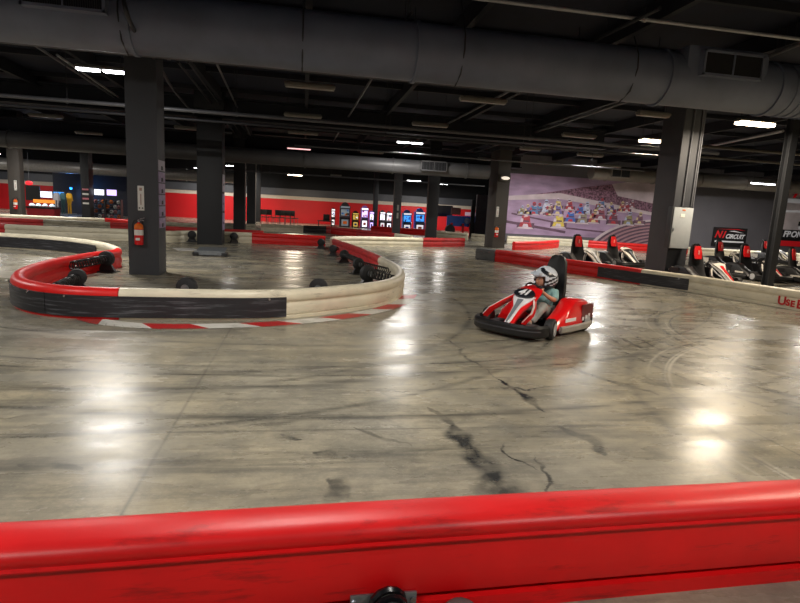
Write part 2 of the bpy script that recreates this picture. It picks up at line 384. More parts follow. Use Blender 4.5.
# electrical panel
ep = empty('electrical_panel', (10.86, 14.86, .96), 0, 'grey steel electrical panel with padlock mounted on the big charcoal column', 'electrical panel')
MB().box((0, .0, .6), (.66, .2, 1.2), bev=.008).build('enclosure', pm('panel side enamel', (60, 62, 66), .5), ep)
MB().box((.02, -.115, .6), (.62, .03, 1.18), bev=.008).build('door', BOXG, ep)
MB().box((-.25, -.14, .55), (.035, .03, .09), bev=.006).build('latch', GALV, ep)
MB().box((.02, -.134, 1.12), (.10, .006, .03)).build('maker_plate', ORANGE, ep)
MB().box((.0, -.134, .96), (.14, .004, .10)).build('notice', PAPER, ep)

# fire extinguishers
def extinguisher(loc, label, s=1, rz=0, tagc=True):
    t = empty('fire_extinguisher', loc, rz, label, 'fire extinguisher', 'fire extinguishers on columns'); t.scale = (s, s, s)
    MB().lathe([(.0, 0), (.072, .0), (.085, .02), (.085, .36), (.072, .41), (.03, .44), (.03, .46)], (0, 0, 0)).build('cylinder', pm('extinguisher red', (214, 18, 26), .25, coat=.4), t)
    MB().lathe([(.0861, .20), (.0865, .21), (.0865, .30), (.0861, .31)], (0, 0, 0)).build('label_band', PAPER, t)
    MB().lathe([(.087, .325), (.088, .33), (.084, .40), (.05, .435)], (0, 0, 0)).build('tag', ORANGE, t)
    MB().box((0, -.087, .12), (.08, .004, .05), bev=.01).build('emblem', WHITE, t)
    MB().cyl((0, 0, .45), (0, 0, .5), .022).box((.05, -.0, .53), (.16, .03, .018), Matrix.Rotation(-.35, 3, 'Y')).box((.045, 0, .50), (.13, .025, .014), Matrix.Rotation(.1, 3, 'Y')).build('valve_lever', CHROME, t)
    MB().tube([(-.02, 0, .48), (-.08, 0, .5), (-.12, 0, .42), (-.11, 0, .25), (-.105, 0, .14)], .011).build('hose', BLACK, t)
    MB().box((0, .095, .3), (.05, .02, .36)).build('bracket', GALV, t)
    return t
extinguisher((-3.33, 12.235, .64), 'red fire extinguisher hanging on the near charcoal column in the hairpin')
extinguisher((9.50, 26.69, .55), 'small red fire extinguisher on the grey brown column beside the mural', 1.1)
extinguisher((-14.6, 31.88, .6), 'fire extinguisher on the far left grey brown column', 1.1)
def ext_sign(loc, label, h=.5):
    s = empty('extinguisher_sign', loc, 0, label, 'sign', 'extinguisher signs on columns')
    MB().box((0, 0, h/2), (.125, .012, h), bev=.004).build('plate', PAPER, s)
    MB().box((0, -.008, h*.86), (.05, .004, .06)).box((0, -.008, h*.45), (.018, .004, h*.45)).build('print', pm('faded sign print', (168, 140, 128), .7), s)
    MB().cyl((-.03, -.012, .05), (-.03, -.004, .05), .015).cyl((.03, -.012, .05), (.03, -.004, .05), .015).build('arrow_dot', INK, s)
ext_sign((-3.3, 12.325, 1.34), 'white vertical sign above the extinguisher on the near charcoal column')
ext_sign((9.50, 26.785, 1.55), 'white vertical sign above the extinguisher beside the mural')
ext_sign((-14.6, 31.985, 1.55), 'white vertical sign on the far left grey brown column')
# stickers on the right flanks of columns
def flank_notices(x, y0, dep, z0, z1, n, grp, lab):
    for k in range(n):
        z = z0+(z1-z0)*(k+.5)/n; h = (z1-z0)/n*.9
        t = empty('notice_sheet', (x+.006, y0+dep/2, z), 0, lab % (['lowest', 'second from the bottom', 'third from the bottom', 'fourth from the bottom', 'fifth from the bottom', 'topmost'][k if k < n-1 else 5]), 'notice', grp)
        MB().box((0, 0, 0), (.008, dep*.86, h), bev=.002).build('sheet', PURPLE if k != n-1 else pm('pale lilac sticker', (176, 172, 184), .6), t)
        MB().box((.006, .0, -.05), (.004, .12, .08)).build('dark_mark', INK, t)
flank_notices(-2.97, 12.34, .62, .98, 2.4, 6, 'lilac notices on the near column', '%s lilac notice on the right flank of the near charcoal column')
flank_notices(-2.95, 21.4, .70, .5, 2.6, 3, 'lilac notices on the wide black column', '%s lilac strip on the right flank of the wide black column')
for k in range(4):
    t = tag(MB().box((-12.7, 35.985, 1.0+.27*k), (.34, .01, .10)).build('sticker', [PAPER, pm('pink sticker', (200, 120, 130), .6)][k % 2]), '%s sticker on the dark column near the far left screens' % ['lowest', 'second lowest', 'third', 'top'][k], 'sticker', 'stickers on the far left dark column')
for k, z in enumerate((1.25, 1.75)):
    tag(MB().box((6.0, 35.985, z), (.12, .01, .36)).build('sticker', PAPER), '%s white strip sticker on the slim grey column by the arcade' % ['lower', 'upper'][k], 'sticker', 'stickers on the slim grey column')
# emergency lamp on column by mural
el = empty('emergency_lamp', (9.72, 26.70, 3.45), 0, 'oval emergency lamp high on the grey brown column beside the mural', 'lamp')
MB().box((0, .02, 0), (.55, .1, .34), bev=.03).build('housing', BROWNG, el)
MB().sph((0, -.05, 0), (.22, .05, .08)).build('lens', em('dim emergency lens', (255, 240, 220), .8), el)

# ------------------------------------------------------------------ ceiling services
def hduct(name, y, z, r, xa, xb, mat, label, seams, n=40, corr=None):
    t = empty(name, ((xa+xb)/2, y, z), 0, label, 'duct'); cx = (xa+xb)/2
    MB().cyl((xa-cx, 0, 0), (xb-cx, 0, 0), r, n=n).build('duct_tube', mat, t)
    for s in seams: MB().cyl((s-.03-cx, 0, 0), (s+.03-cx, 0, 0), r+.035, n=n).build('flange', mat, t)
    if corr:
        for k in range(corr[2]):
            x = corr[0]+(corr[1]-corr[0])*k/(corr[2]-1); MB().cyl((x-.015-cx, 0, 0), (x+.015-cx, 0, 0), r+.02, n=n).build('corrugation', mat, t)
    return t, cx
sx = lambda px, py=60: AY(px, py, 10.6).x
d1, dcx = hduct('air_duct', 10.6, 4.5, .5, -16, 24, DUCT, 'huge charcoal round duct running across the top of the hall', [sx(414), sx(658, 75)-.0, sx(135, 20), sx(766, 75)], corr=(sx(778, 90), sx(800, 90)+2.0, 14))
def grille(parent, x0, x1, y, z0, z1, ydep, n, mat, name='grille_box', bars=STEELD):
    g = MB()
    g.box(((x0+x1)/2, y+ydep/2, (z0+z1)/2), (x1-x0, ydep, z1-z0), bev=.01); go = g.build(name, mat, parent)
    k = MB().box(((x0+x1)/2, y-.004, (z0+z1)/2), (x1-x0-.08, .012, z1-z0-.08)); k.build('grille_opening', BACKB, go)
    s = MB()
    for i in range(n):
        x = x0+.04+(x1-x0-.08)*(i+.5)/n; s.box((x, y-.015, (z0+z1)/2), (.012, .02, z1-z0-.08))
    s.build('louvres', bars, go)
    fr = MB(); t = .045
    for a, b_, c_, d_ in ((x0, x1, z1-t, z1), (x0, x1, z0, z0+t), (x0, x0+t, z0, z1), (x1-t, x1, z0, z1), ((x0+x1)/2-.012, (x0+x1)/2+.012, z0, z1)):
        fr.box(((a+b_)/2, y-.02, (c_+d_)/2), (b_-a, .03, d_-c_))
    fr.build('grille_frame', mat, go); return go
gx0, gx1 = AY(20, 15, 9.98).x-dcx, AY(106, 22, 9.98).x-dcx
grille(d1, gx0, gx1, -.62, -.08, .5, .4, 34, DUCT)
gx0, gx1 = AY(704, 60, 9.98).x-dcx, AY(764, 66, 9.98).x-dcx
grille(d1, gx0, gx1, -.60, -.02, .44, .4, 1, DUCT, bars=BACKB)
# saddle transition around the right grille
MB().box(((gx0+gx1)/2, -.2, .2), (gx1-gx0+.5, .6, .72), bev=.12).build('plenum', DUCT, d1)
for px in (128, 303, 458, 626):                    # hanging straps
    x = AY(px, 40, 10.6).x-dcx
    MB().tube([(x, -.05, 1.0), (x, -.50, .25), (x, -.53, 0), (x, -.36, -.38), (x, 0, -.53)], .014, 6).build('hanger_strap', STEELD, d1)
d2, c2 = hduct('air_duct', 26, 3.62, .33, -22, 8.6, DUCTF, 'grey round duct crossing the middle of the hall behind the second column row', [-18, -12, -6, 0, 4, 7.5], 28)
gx0, gx1 = AY(421, 165, 25.6).x-c2, AY(447, 167, 25.6).x-c2
grille(d2, gx0, gx1, -.42, -.15, .3, .2, 8, DUCTF)
d3, c3 = hduct('air_duct', 41, 3.2, .38, -30, -4.2, pm('silvery duct', (150, 148, 146), .35, .3), 'silvery far duct behind the left columns', [-26, -20, -14, -8], 24)
d4, c4 = hduct('air_duct', 30.2, 4.35, .42, 16.1, 35, DUCTB, 'bare brown grey duct above the racing mural and the dark pit wall', [17, 20, 23, 26, 29, 32], 28)
gx0, gx1 = AY(611, 178, 29.7).x-c4, AY(630, 179, 29.7).x-c4
grille(d4, gx0, gx1, -.5, -.24, .26, .2, 1, DUCTB, bars=BACKB)

def beam(y, z0, z1, xa, xb, w=.3):
    b = MB(); b.box(((xa+xb)/2, y, z0+.03), (xb-xa, w, .06)).box(((xa+xb)/2, y, z1-.03), (xb-xa, w, .06)).box(((xa+xb)/2, y, (z0+z1)/2), (xb-xa, .06, z1-z0))
    return struct('beam', b, BEAMM)
beam(12.65, 4.95, 5.5, -30, 34); beam(21.75, 4.5, 5.25, -30, 12.0, .7); beam(30.7, 4.3, 5.0, -30, 12.0, .6); beam(39.6, 4.2, 4.9, -30, 12)
k = 0
for x in range(-30, 36, 3):
    b = MB(); b.box((x, 22, 5.3), (.12, 53, .36)); struct('beam', b, BEAMM)
ds = []
for y in range(0, 50, 3):
    struct('beam', MB().box((2, y, 5.42), (66, .1, .14)), BEAMM)
# sprinkler and conduit runs across the hall
def run(px0, py0, px1, py1, y, r, mat, label, ex0=0, ex1=0, zz=None, grp='pipes running across the hall', nm='pipe'):
    a, c = AY(px0, py0, y), AY(px1, py1, y); z = (a.z+c.z)/2 if zz is None else zz
    a = Vector((a.x-ex0, y, z)); c = Vector((c.x+ex1, y, z)); t = empty(nm, (a+c)/2, 0, label, 'pipe', grp); m = (a+c)/2
    MB().cyl(a-m, c-m, r, n=10).build('pipe_run', mat, t)
    L = (c-a).length; n = max(2, int(L/4))
    for i in range(n):
        x = -L/2+L*(i+.5)/n
        MB().cyl((x, 0, 0), (x, 0, ZC-z), .008, n=6).build('drop_rod', STEELD, t)
        MB().cyl((x-.03, 0, 0), (x+.03, 0, 0), r+.015, n=10).build('clamp', mat, t)
    return t
run(0, 42, 520, 92, 11.3, .022, STEEL, 'thin grey conduit hugging the underside of the huge duct', 4)
run(532, 91, 690, 106, 11.3, .03, PALE, 'pale bright conduit under the right half of the huge duct', 0, 0)
run(470, 0, 800, 37, 9.2, .03, PALE, 'pale pipe above the huge duct at the upper right', 4, 4)
run(0, 97, 290, 117, 17, .055, STEEL, 'upper grey pipe of the pair left of the near column', 5, 14)
run(0, 106, 290, 126, 17.4, .04, STEELD, 'lower dark pipe of the pair left of the near column', 5, 14)
run(370, 150, 470, 159, 23, .03, STEEL, 'thin pipe above the grille of the middle duct', 3, 8)
run(560, 140, 660, 152, 22, .05, STEELD, 'dark pipe left of the big panel column', 3, 0)
run(693, 147, 800, 153, 20.5, .06, DUCTB, 'brownish pipe right of the big panel column under the warm light', 0, 6)
run(693, 158, 800, 163, 23.0, .05, DUCTB, 'second brownish pipe right of the panel column', 0, 6)
run(690, 190, 775, 186, 31.8, .03, PALE, 'pale pipe along the top of the dark pit wall', 0, 2)
run(260, 172, 420, 182, 33, .04, STEEL, 'far grey pipe in front of the red back wall', 2, 4)
# runs away from the camera
def runb(p0, p1, z, r, mat, label):
    a, c = F(*p0, z), F(*p1, z)
    t = empty('conduit', (a+c)/2, 0, label, 'conduit', 'conduits running away from the camera'); m = (a+c)/2
    MB().cyl(a-m, c-m, r, n=8).build('conduit_run', mat, t)
    for k in (.2, .5, .8):
        p = (a-m).lerp(c-m, k); MB().cyl(p, p+Vector((0, 0, ZC-z)), .007, n=6).build('drop_rod', STEELD, t)
for a, c, r, m, l in [((33, 44), (128, 106), .035, STEEL, 'leftmost pale conduit running into the hall beside the twin lights'),
                      ((57, 55), (133, 107), .03, PALE, 'brighter conduit next to the twin lights'),
                      ((178, 62), (249, 151), .03, STEELD, 'dark conduit right of the near column'),
                      ((188, 62), (253, 150), .02, STEELD, 'thin dark conduit in the bundle right of the near column'),
                      ((215, 60), (258, 152), .03, STEEL, 'grey conduit closing the bundle right of the near column'),
                      ((372, 78), (325, 155), .035, STEEL, 'single grey conduit slanting down to the middle of the hall'),
                      ((515, 88), (402, 148), .035, STEEL, 'grey conduit crossing the hanging light right of centre'),
                      ((652, 93), (455, 159), .045, STEEL, 'long grey pipe slanting from the right half of the duct'),
                      ((660, 8), (595, 40), .035, STEELD, 'upper short pipe above the duct right of centre'),
                      ((800, 44), (770, 56), .035, STEEL, 'short pale pipe at the upper right corner'),
                      ((783, 131), (695, 149), .05, PALE, 'pale pipe beneath the warm light at the right'),
                      ((412, 12), (403, 24), .03, STEELD, 'tiny pipe stub above the duct at the middle'),
                      ((700, 175), (640, 190), .03, STEEL, 'thin pipe near the mural top')]:
    runb(a, c, 4.98, r, m, l)
# flexible conduit drooping from the duct
pts = [F(125, -20, 5.2), F(128, 10, 4.4)+Vector((0, -.3, 0)), F(137, 38, 4.2), F(158, 62, 4.4), F(175, 95, 4.6), F(215, 135, 4.75)]
sm = []
for i in range(len(pts)-1):
    for k in range(8): sm.append(pts[i].lerp(pts[i+1], k/8))
sm = [sum(sm[max(0, i-4):i+5], Vector())/len(sm[max(0, i-4):i+5]) for i in range(len(sm))]
conduit('flexible_conduit', sm, .035, STEELD, 'drooping flexible conduit wrapped over the huge duct near the column')

# light fixtures
def fixture(p, w, state, label, rz=0, power=0, col=(1, .96, .9), twin=False):
    t = empty('ceiling_light', p, rz, label, 'ceiling light', 'strip lights under the black ceiling')
    MB().box((0, 0, .05), (w, .22, .06), bev=.01).box((0, 0, .09), (w*.96, .10, .05)).build('housing', FIXB, t)
    lens = {'lit': LITW, 'warm': LITWARM, 'pink': LITPINK, 'off': TUBEOFF}[state]
    seg = [(-w/2+.02, -.04), (.06, w/2-.02)] if twin else [(-w/2+.02, w/2-.02)]
    for a, c in seg:
        MB().box(((a+c)/2, 0, .005), (c-a, .17 if state != 'warm' else .22, .05 if state != 'warm' else .10), bev=.012).build('diffuser', lens, t)
    for s in (-1, 1):
        MB().cyl((s*w*.4, 0, .1), (s*w*.4, 0, ZC-p.z), .006, n=6).build('hanger_wire', STEELD, t)
    if power:
        L = bpy.data.lights.new('strip_lamp', 'AREA'); L.specular_factor = .15 if state == 'off' else 1; L.shape = 'RECTANGLE'; L.size = w; L.size_y = .2; L.energy = power; L.color = col
        lo = bpy.data.objects.new('strip_lamp', L); COL.objects.link(lo); lo.parent = t; lo.location = (0, 0, -.05)
    return t
COOL, WARM = (1, .95, .88), (1, .85, .66)
K = .70
for px, py, z, w, st, pw, tw, lab in [
    (101, 71, 4.4, 1.05, 'lit', 420, True, 'bright twin white strip light beside the top of the near column'),
    (410, 143, 4.4, 1.1, 'lit', 420, True, 'bright white strip light hanging mid hall above the kart'),
    (755, 124, 4.4, 1.1, 'warm', 420, False, 'large warm glowing strip light at the upper right'),
    (650, 141, 4.4, .75, 'warm', 260, False, 'small warm glowing light just left of the big panel column'),
    (29, 160, 3.6, .8, 'lit', 160, False, 'white light at the far left beyond the brown column'),
    (232, 166, 4.3, .95, 'lit', 320, False, 'white light just right of the wide black column'),
    (295, 175, 3.8, 1.1, 'warm', 560, False, 'warm white light low over the red back wall area'),
    (414, 181, 3.9, 1.1, 'lit', 260, False, 'white light left of the far black column'),
    (441, 184, 3.9, 1.2, 'lit', 480, False, 'white light right of the far black column'),
    (763, 184, 4.2, 1.5, 'lit', 260, False, 'long white light along the dark pit wall'),
    (299, 149, 4.4, 1.2, 'pink', 0, False, 'dim pinkish strip light mid hall')]:
    fixture(F(px, py, z) if px != 29 else Vector((-14.3, 28.5, 3.9)), w, st, lab, 0, pw*K, COOL if st != 'warm' else WARM, tw)
OFFN = ['unlit strip light directly under the left part of the duct', 'unlit strip light under the duct right of centre', 'unlit strip light left of the near column, nearer one', 'unlit strip light left of the near column, farther one',
        'dark unlit light in the second row left of centre', 'dark unlit light in the third row left of centre', 'unlit light right of the hanging bright light', 'unlit light left of the middle duct grille',
        'unlit light above the mural, small upper one', 'unlit light with added lamp above the mural, middle one', 'unlit light with added lamp above the mural, lowest one', 'unlit light with added lamp left of the mural top', 'unlit light beside the panel column top',
        'unlit light right of the slanting pipe', 'tiny unlit light above the mural column', 'unlit light below the middle duct', 'dark unlit light between the two left columns', 'small unlit light behind the dim pink one', 'small unlit light over the arcade row']
for (px, py), w, lab in zip([(310, 88), (483, 102), (46, 117), (89, 134), (303, 117), (303, 134), (430, 126), (372, 153), (579, 137), (590, 156), (610, 167), (548, 164), (653, 116), (530, 150), (486, 160), (472, 176), (186, 129), (336, 176), (307, 187)],
                         [1.2]*12+[.9]*7, OFFN):
    z = 4.4 if py < 170 else 4.0
    fixture(F(px, py, z), w, 'off', lab, 0, {590: 160, 610: 520, 548: 420}.get(px, 0)*K)  # three unlit fixtures get an added lamp to brighten the mural
# lit fixtures outside the frame (over and behind the viewer, and beyond the sides)
OUTN = 0
for x, y, pw, c in [(-7, 4, 330, COOL), (0, 5.0, 230, COOL), (6.5, 4.0, 330, WARM), (13, 5, 400, WARM), (-3.5, -1.5, 270, COOL), (3.5, -1.5, 270, COOL), (-11, 12, 420, COOL), (-17, 21, 380, COOL), (18, 10, 420, WARM), (25, 19, 420, WARM),
                    (27, 25, 420, COOL), (-12, 30, 300, COOL), (-16, 35.5, 300, COOL), (-22, 36, 420, COOL), (-22, 45, 260, COOL), (-8, 47, 200, COOL)]:
    pos = {0: 'beside', 1: 'over'}[0]
    fixture(Vector((x, y, 4.5 if y < 28 else 4.0)), 1.2, 'lit' if c == COOL else 'warm', 'lit strip light of the hall grid, %s' % ('above the foreground out of the photo' if y < 6 else 'out of the photo to the side' if abs(x-5) > 15 else 'hidden among the far ceiling beams'), 0, pw*K, c)

# ------------------------------------------------------------------ barriers
def smooth_path(ctrl, step=.12, it=0):
    pts = [Vector((p[0], p[1], 0)) for p in ctrl]; out = []; idx = []
    n = len(pts)
    for i in range(n-1):
        p0 = pts[max(i-1, 0)]; p1 = pts[i]; p2 = pts[i+1]; p3 = pts[min(i+2, n-1)]
        m = max(2, int((p2-p1).length/step)); idx.append(len(out))
        for k in range(m):
            t = k/m; out.append(.5*((2*p1)+(-p0+p2)*t+(2*p0-5*p1+4*p2-p3)*t*t+(-p0+3*p1-3*p2+p3)*t**3))
    idx.append(len(out)); out.append(pts[-1])
    for _ in range(it):
        q = out[:]
        for i in range(1, len(out)-1): q[i] = (out[i-1]+out[i]*2+out[i+1])/4
        out = q
    return out, idx
PROF = [(.10, 0), (.10, .045), (.088, .05), (.086, .062), (.10, .068), (.108, .10), (.108, .17), (.094, .215), (.082, .235), (.084, .25), (.104, .262), (.116, .29), (.118, .33), (.108, .37), (.08, .402), (.04, .418), (0, .422)]
PROF_N = [(.10, 0), (.10, .066), (.062, .074), (.062, .096), (.10, .105), (.108, .15), (.106, .21), (.096, .28), (.086, .316), (.090, .326), (.112, .335), (.114, .342), (.101, .349), (.107, .358), (.117, .375), (.114, .395), (.097, .415), (.06, .429), (0, .434)]
PROF = [(a*.82, z) for a, z in PROF]
def full(prof): return prof+[(-a, b) for a, b in prof[-2::-1]]
def sweep(b, path, prof, closed=True, zs=1.0, cap=True):
    rings = []
    for i, p in enumerate(path):
        t = (path[min(i+1, len(path)-1)]-path[max(i-1, 0)]); t.z = 0; t.normalize(); nrm = Vector((t.y, -t.x, 0))   # right-hand side
        rings.append([p+nrm*a+Vector((0, 0, h*zs)) for a, h in prof])
    b.loft(rings, closed, cap)
def barrier(label, ctrl, runs, panels=(), it=6, prof=PROF, group='track barriers', zs=1.0, step=.12, name='track_barrier'):
    """runs: (first control, last control, material); panels: (first, last, side, material) ; side +1 is right of travel"""
    path, idx = smooth_path(ctrl, step, it); c = path[len(path)//2].copy(); c.z = 0
    t = empty(name, c, 0, label, 'barrier', group)
    P = [p-c for p in path]; fr = lambda u: (lambda i, f: int(idx[i]+(idx[min(i+1, len(idx)-1)]-idx[i])*f))(int(u), u-int(u)) if u < len(idx)-1 else idx[-1]
    for a, e, m in runs:
        s = P[fr(a):fr(e)+1]
        if len(s) < 2: continue
        s = [p.copy() for p in s]; s[-1] = s[-1].lerp(s[-2], .08)
        b = MB(); sweep(b, s, full(prof), True, zs); o = b.build('rail_section', m, t)
    for a, e, sd, m in panels:
        s = P[fr(a):fr(e)+1]
        if len(s) < 2: continue
        b = MB(); sweep(b, s, [(sd*.085, .03), (sd*.112, .035), (sd*.112, .315), (sd*.085, .325)], True, zs)
        po = b.build('impact_panel', m, t)
        for k in (2, len(s)-3):
            if 0 < k < len(s)-1:
                tt = (s[k+1]-s[k-1]).normalized(); nn = Vector((tt.y, -tt.x, 0))*sd
                MB().cyl(s[k]+nn*.105+Vector((0, 0, .30)), s[k]+nn*.125+Vector((0, 0, .30)), .018, n=8).build('bolt', CHROME, po)
    return t, P, idx, c, fr
TOP = .42
def px_ctrl(l): return [F(x, y, TOP) for x, y in l]

# near barrier across the foreground
nb, nP, nidx, nc, nfr = barrier('long glossy red barrier running across the whole foreground', [(-5.5, 1.90), (-3, 2.0), (-1.1, 2.03), (.5, 2.09), (2.6, 2.14), (6.5, 2.22)], [(0, 5, RED_NEAR)], prof=PROF_N, group=None)
for x, z in ((.20, .06), (.52, .055)): pass
b = MB()
for x, y, z in ((.165, 1.955, .105), (.225, 1.957, .09), (-.02, 1.95, .12)): b.sph((x-nc.x, y-nc.y, z), (.008, .01, .009), 8)
b.build('drill_hole', INK, nb)

# hairpin island
Apx = [(-60, 229), (0, 232.5), (30, 234.2), (60, 236.5), (85, 239.3), (102, 242), (113, 245), (118.5, 248), (115, 250), (104, 250.5), (90, 252.5), (75, 255), (60, 257.5), (45, 260.8), (32, 264.5), (22, 268.5), (17, 272.5), (18, 277), (26, 280.5), (40, 283.5), (60, 285.6),
       (90, 287), (121, 287.8), (160, 288.6), (200, 289.3), (250, 290), (285, 289.5), (320, 287.2), (350, 284.7), (375, 282), (390, 279), (398.5, 275), (401, 270.5), (398.5, 266.5), (394, 263), (388, 259.8), (381, 256.6), (370, 251.6), (358, 246.8), (347, 243), (338.5, 240.3)]
A = px_ctrl(Apx)
A += [Vector((1.12, 22.3, 0)), Vector((1.5, 23.3, 0)), Vector((2.4, 24.0, 0)), Vector((3.4, 24.4, 0)), Vector((4.5, 24.9, 0)), Vector((5.45, 25.3, 0)), Vector((6.6, 25.9, 0)), Vector((7.9, 26.9, 0))]
barrier('red and white hairpin barrier wrapped around the charcoal extinguisher column', A,
        [(0, 7.2, WHITE_B), (7.2, 22, RED_B), (22, 36, WHITE_B), (36, 40.5, RED_DULL), (40.5, 46, WHITE_B), (46, 48, RED_DULL)],
        [(0, 2.0, 1, PANEL), (2.05, 4.9, 1, PANEL), (15.5, 19.6, 1, PANEL), (19.65, 26.05, 1, PANEL)], it=10, group=None)
# painted kerb along the hairpin
kp = [F(78, 314), F(100, 321.5), F(130, 325), (F(165, 326.5)), F(200, 326.3), F(250, 325), F(290, 322.5), F(330, 318.5), F(360, 314), F(385, 308.5), F(402, 302), F(409, 295)]
path, idx = smooth_path(kp, .1, 4)
path = [p for p in path]
kb = MB(); n = len(path); dist = 0; acc = [0]
for i in range(1, n): acc.append(acc[-1]+(path[i]-path[i-1]).length)
Lk_ = acc[-1]; seg = Lk_/11
for i in range(n-1):
    t = (path[i+1]-path[i]).normalized(); nn = Vector((t.y, -t.x, 0)); t2 = (path[min(i+2, n-1)]-path[i+1]); t2 = t2.normalized() if t2.length > 1e-6 else t; n2 = Vector((t2.y, -t2.x, 0))
    kb.mi = int(acc[i]/seg) % 2
    sh = t*.12
    kb.poly([path[i]-nn*.13+Vector((0, 0, .006))-sh, path[i+1]-n2*.13+Vector((0, 0, .006))-sh, path[i+1]+n2*.15+Vector((0, 0, .004))+sh, path[i]+nn*.15+Vector((0, 0, .004))+sh])
tag(kb.build('painted_kerb', [scuffed('red kerb paint', (186, 34, 36), (120, 90, 80), .4, .5, .7), scuffed('white kerb paint', (214, 212, 204), (140, 136, 124), .4, .5, .7)], smooth=False), 'flat red and white striped kerb painted around the hairpin foot', 'kerb')

# barriers beyond the infield
barrier('cream then red barrier closing the infield behind the wide black column', [(-14.5, 21.9), (-10.5, 21.4), (-9.9, 21.25), (-8.2, 21.2), (-6.5, 21.5), (-4.9, 21.5), (-4.2, 22.6), (-2.3, 22.9), (-1.95, 22.9), (-.1, 22.9), (.9, 22.9)],
        [(0, 1.6, RED_DULL), (1.6, 8, WHITE_B), (8, 10, RED_B)], it=14, group='barriers in the middle distance')
barrier('dark red and cream barrier behind the infield', [(-16, 26.1), (-12.6, 26.0), (-10.9, 26.1), (-9.2, 26.2), (-7.4, 26.2), (-5.8, 25.2), (-4.3, 24.9), (-2.7, 25.0), (-1.7, 24.9)],
        [(0, 2, RED_DULL), (2, 3.5, WHITE_DULL), (3.5, 8, RED_DULL)], it=12, group='barriers in the middle distance')
barrier('farther cream barrier with orange red end left of the near column', [(-18, 29.4), (-14, 29.4), (-12.1, 29.5), (-10.3, 30), (-9.2, 30.3), (-7.6, 29.6), (-5.2, 29.4), (-4.2, 31.4), (-2.6, 31.9)],
        [(0, 3.5, WHITE_B), (3.5, 4.8, RED_B), (4.8, 8, WHITE_DULL)], it=12, group='barriers in the middle distance')
barrier('cream barrier with a dark middle in front of the chairs', [(-2.4, 33.0), (-1.0, 33.2), (.2, 33.6), (1.2, 34), (2.0, 34.4)], [(0, 1.8, WHITE_B), (1.8, 3.2, PANEL), (3.2, 4, RED_DULL)], it=6, group='barriers in the middle distance')
barrier('red barrier curving before the bright machines', [(1.7, 33.6), (2.6, 32.1), (3.6, 30.6), (4.6, 28.8), (5.3, 27.2)], [(0, 1.4, RED_B), (1.4, 3.2, RED_DULL), (3.2, 4, WHITE_B)], it=6, group='barriers in the middle distance')
barrier('far red barrier in front of the blue arcade screens', [(4.6, 38.5), (6.5, 38), (8.4, 37.2), (9.2, 36.8)], [(0, 3, RED_B)], it=4, group='barriers in the middle distance')
barrier('far cream barrier between the black column and the mural column', [(8.4, 36.0), (9.4, 34.4), (10.3, 33.4), (11.6, 32.4)], [(0, 1.9, WHITE_B), (2.0, 3, WHITE_DULL)], it=4, group='barriers in the middle distance')

# pit lane barrier on the right
Gp = [(477, 247.5), (487, 248.3), (497, 249.6), (512, 251.2), (530, 253.6), (560, 258), (601, 263.2), (643, 269), (692, 275), (740, 282), (770, 286), (800, 290.5)]
G = px_ctrl(Gp); G += [G[-1]+(G[-1]-G[-3])*1.0, G[-1]+(G[-1]-G[-3])*2.5]
gb, gP, gidx, gc, gfr = barrier('long pit lane barrier, red then cream with dark panels and red lettering', G,
        [(0, 2.1, GREYP), (2.1, 7, RED_B), (7, 13, WHITE_B)], [(.1, 2.05, 1, GREYP), (6, 8, 1, PANEL)], it=8, group=None)
# lettering USE B... in red on its face
i0 = gfr(10.25); p = gP[i0]; tt = (gP[i0+4]-gP[i0-4]).normalized(); nn = Vector((tt.y, -tt.x, 0))
def gtext(u, s, size, dz=0.14, w=None):
    i = gfr(u); p = gP[i]; t = (gP[i+3]-gP[i-3]).normalized(); n_ = Vector((t.y, -t.x, 0))
    text('lettering', s, size, pm('red lettering', (196, 16, 22), .5), gb, frame(p+n_*.118+Vector((0, 0, dz)), t, (0, 0, 1)), 0, w, .006)
def u_at(px):
    best = None
    for k in range(0, 1300):
        u = k/100
        p = gP[min(gfr(u), len(gP)-1)]+gc
        v = CR.transposed() @ (p+Vector((0, 0, .14-H))); x = CX-FPX*v.x/v.z
        if best is None or abs(x-px) < best[0]: best = (abs(x-px), u)
    return best[1]
def gl(px, ch, size, dz):
    i = gfr(u_at(782)); p = gP[i]; t = (gP[i+6]-gP[i-6]).normalized(); n_ = Vector((t.y, -t.x, 0)); best = None
    for k in range(-100, 400):
        q = p+t*(k*.01); v = CR.transposed() @ (q+gc+n_*.1+Vector((0, 0, dz-H))); x = CX-FPX*v.x/v.z
        if best is None or abs(x-px) < best[0]: best = (abs(x-px), q)
    q = best[1]; j = min(range(1, len(gP)-1), key=lambda m: (gP[m]-q).length); t = (gP[j+2]-gP[j-2]).normalized(); n_ = Vector((t.y, -t.x, 0)); best = (0, gP[j]+t*(q-gP[j]).dot(t))
    text('lettering', ch, size, pm('red lettering', (196, 16, 22), .5), gb, frame(best[1]+n_*.098+Vector((0, 0, dz)), t, (0, 0, 1)), 0, None, .006, .004)
gl(782, 'U', .26, .15); gl(788, 'S', .18, .13); gl(793, 'E', .18, .12); gl(800.5, 'B', .26, .13)

# pit side barriers
barrier('short glossy red barrier lying in the pit lane left of the parked karts', [F(514, 241.5, .42), F(530, 241.5, .42), F(545, 241, .42), F(558, 240, .42)], [(0, 3, RED_B)], it=2, group='barriers in the pit lane')
barrier('cream and red barrier along the foot of the mural and dark pit wall', [(12.3, 32.6), (14.8, 32.5), (16.5, 32.2), (17.2, 31.5), (20, 30.0), (22.0, 29), (24, 28.4), (28.5, 27.6), (32, 27.4)], [(0, 3, WHITE_B), (3, 5, RED_B), (5, 8, WHITE_B)], it=8, group='barriers in the pit lane')

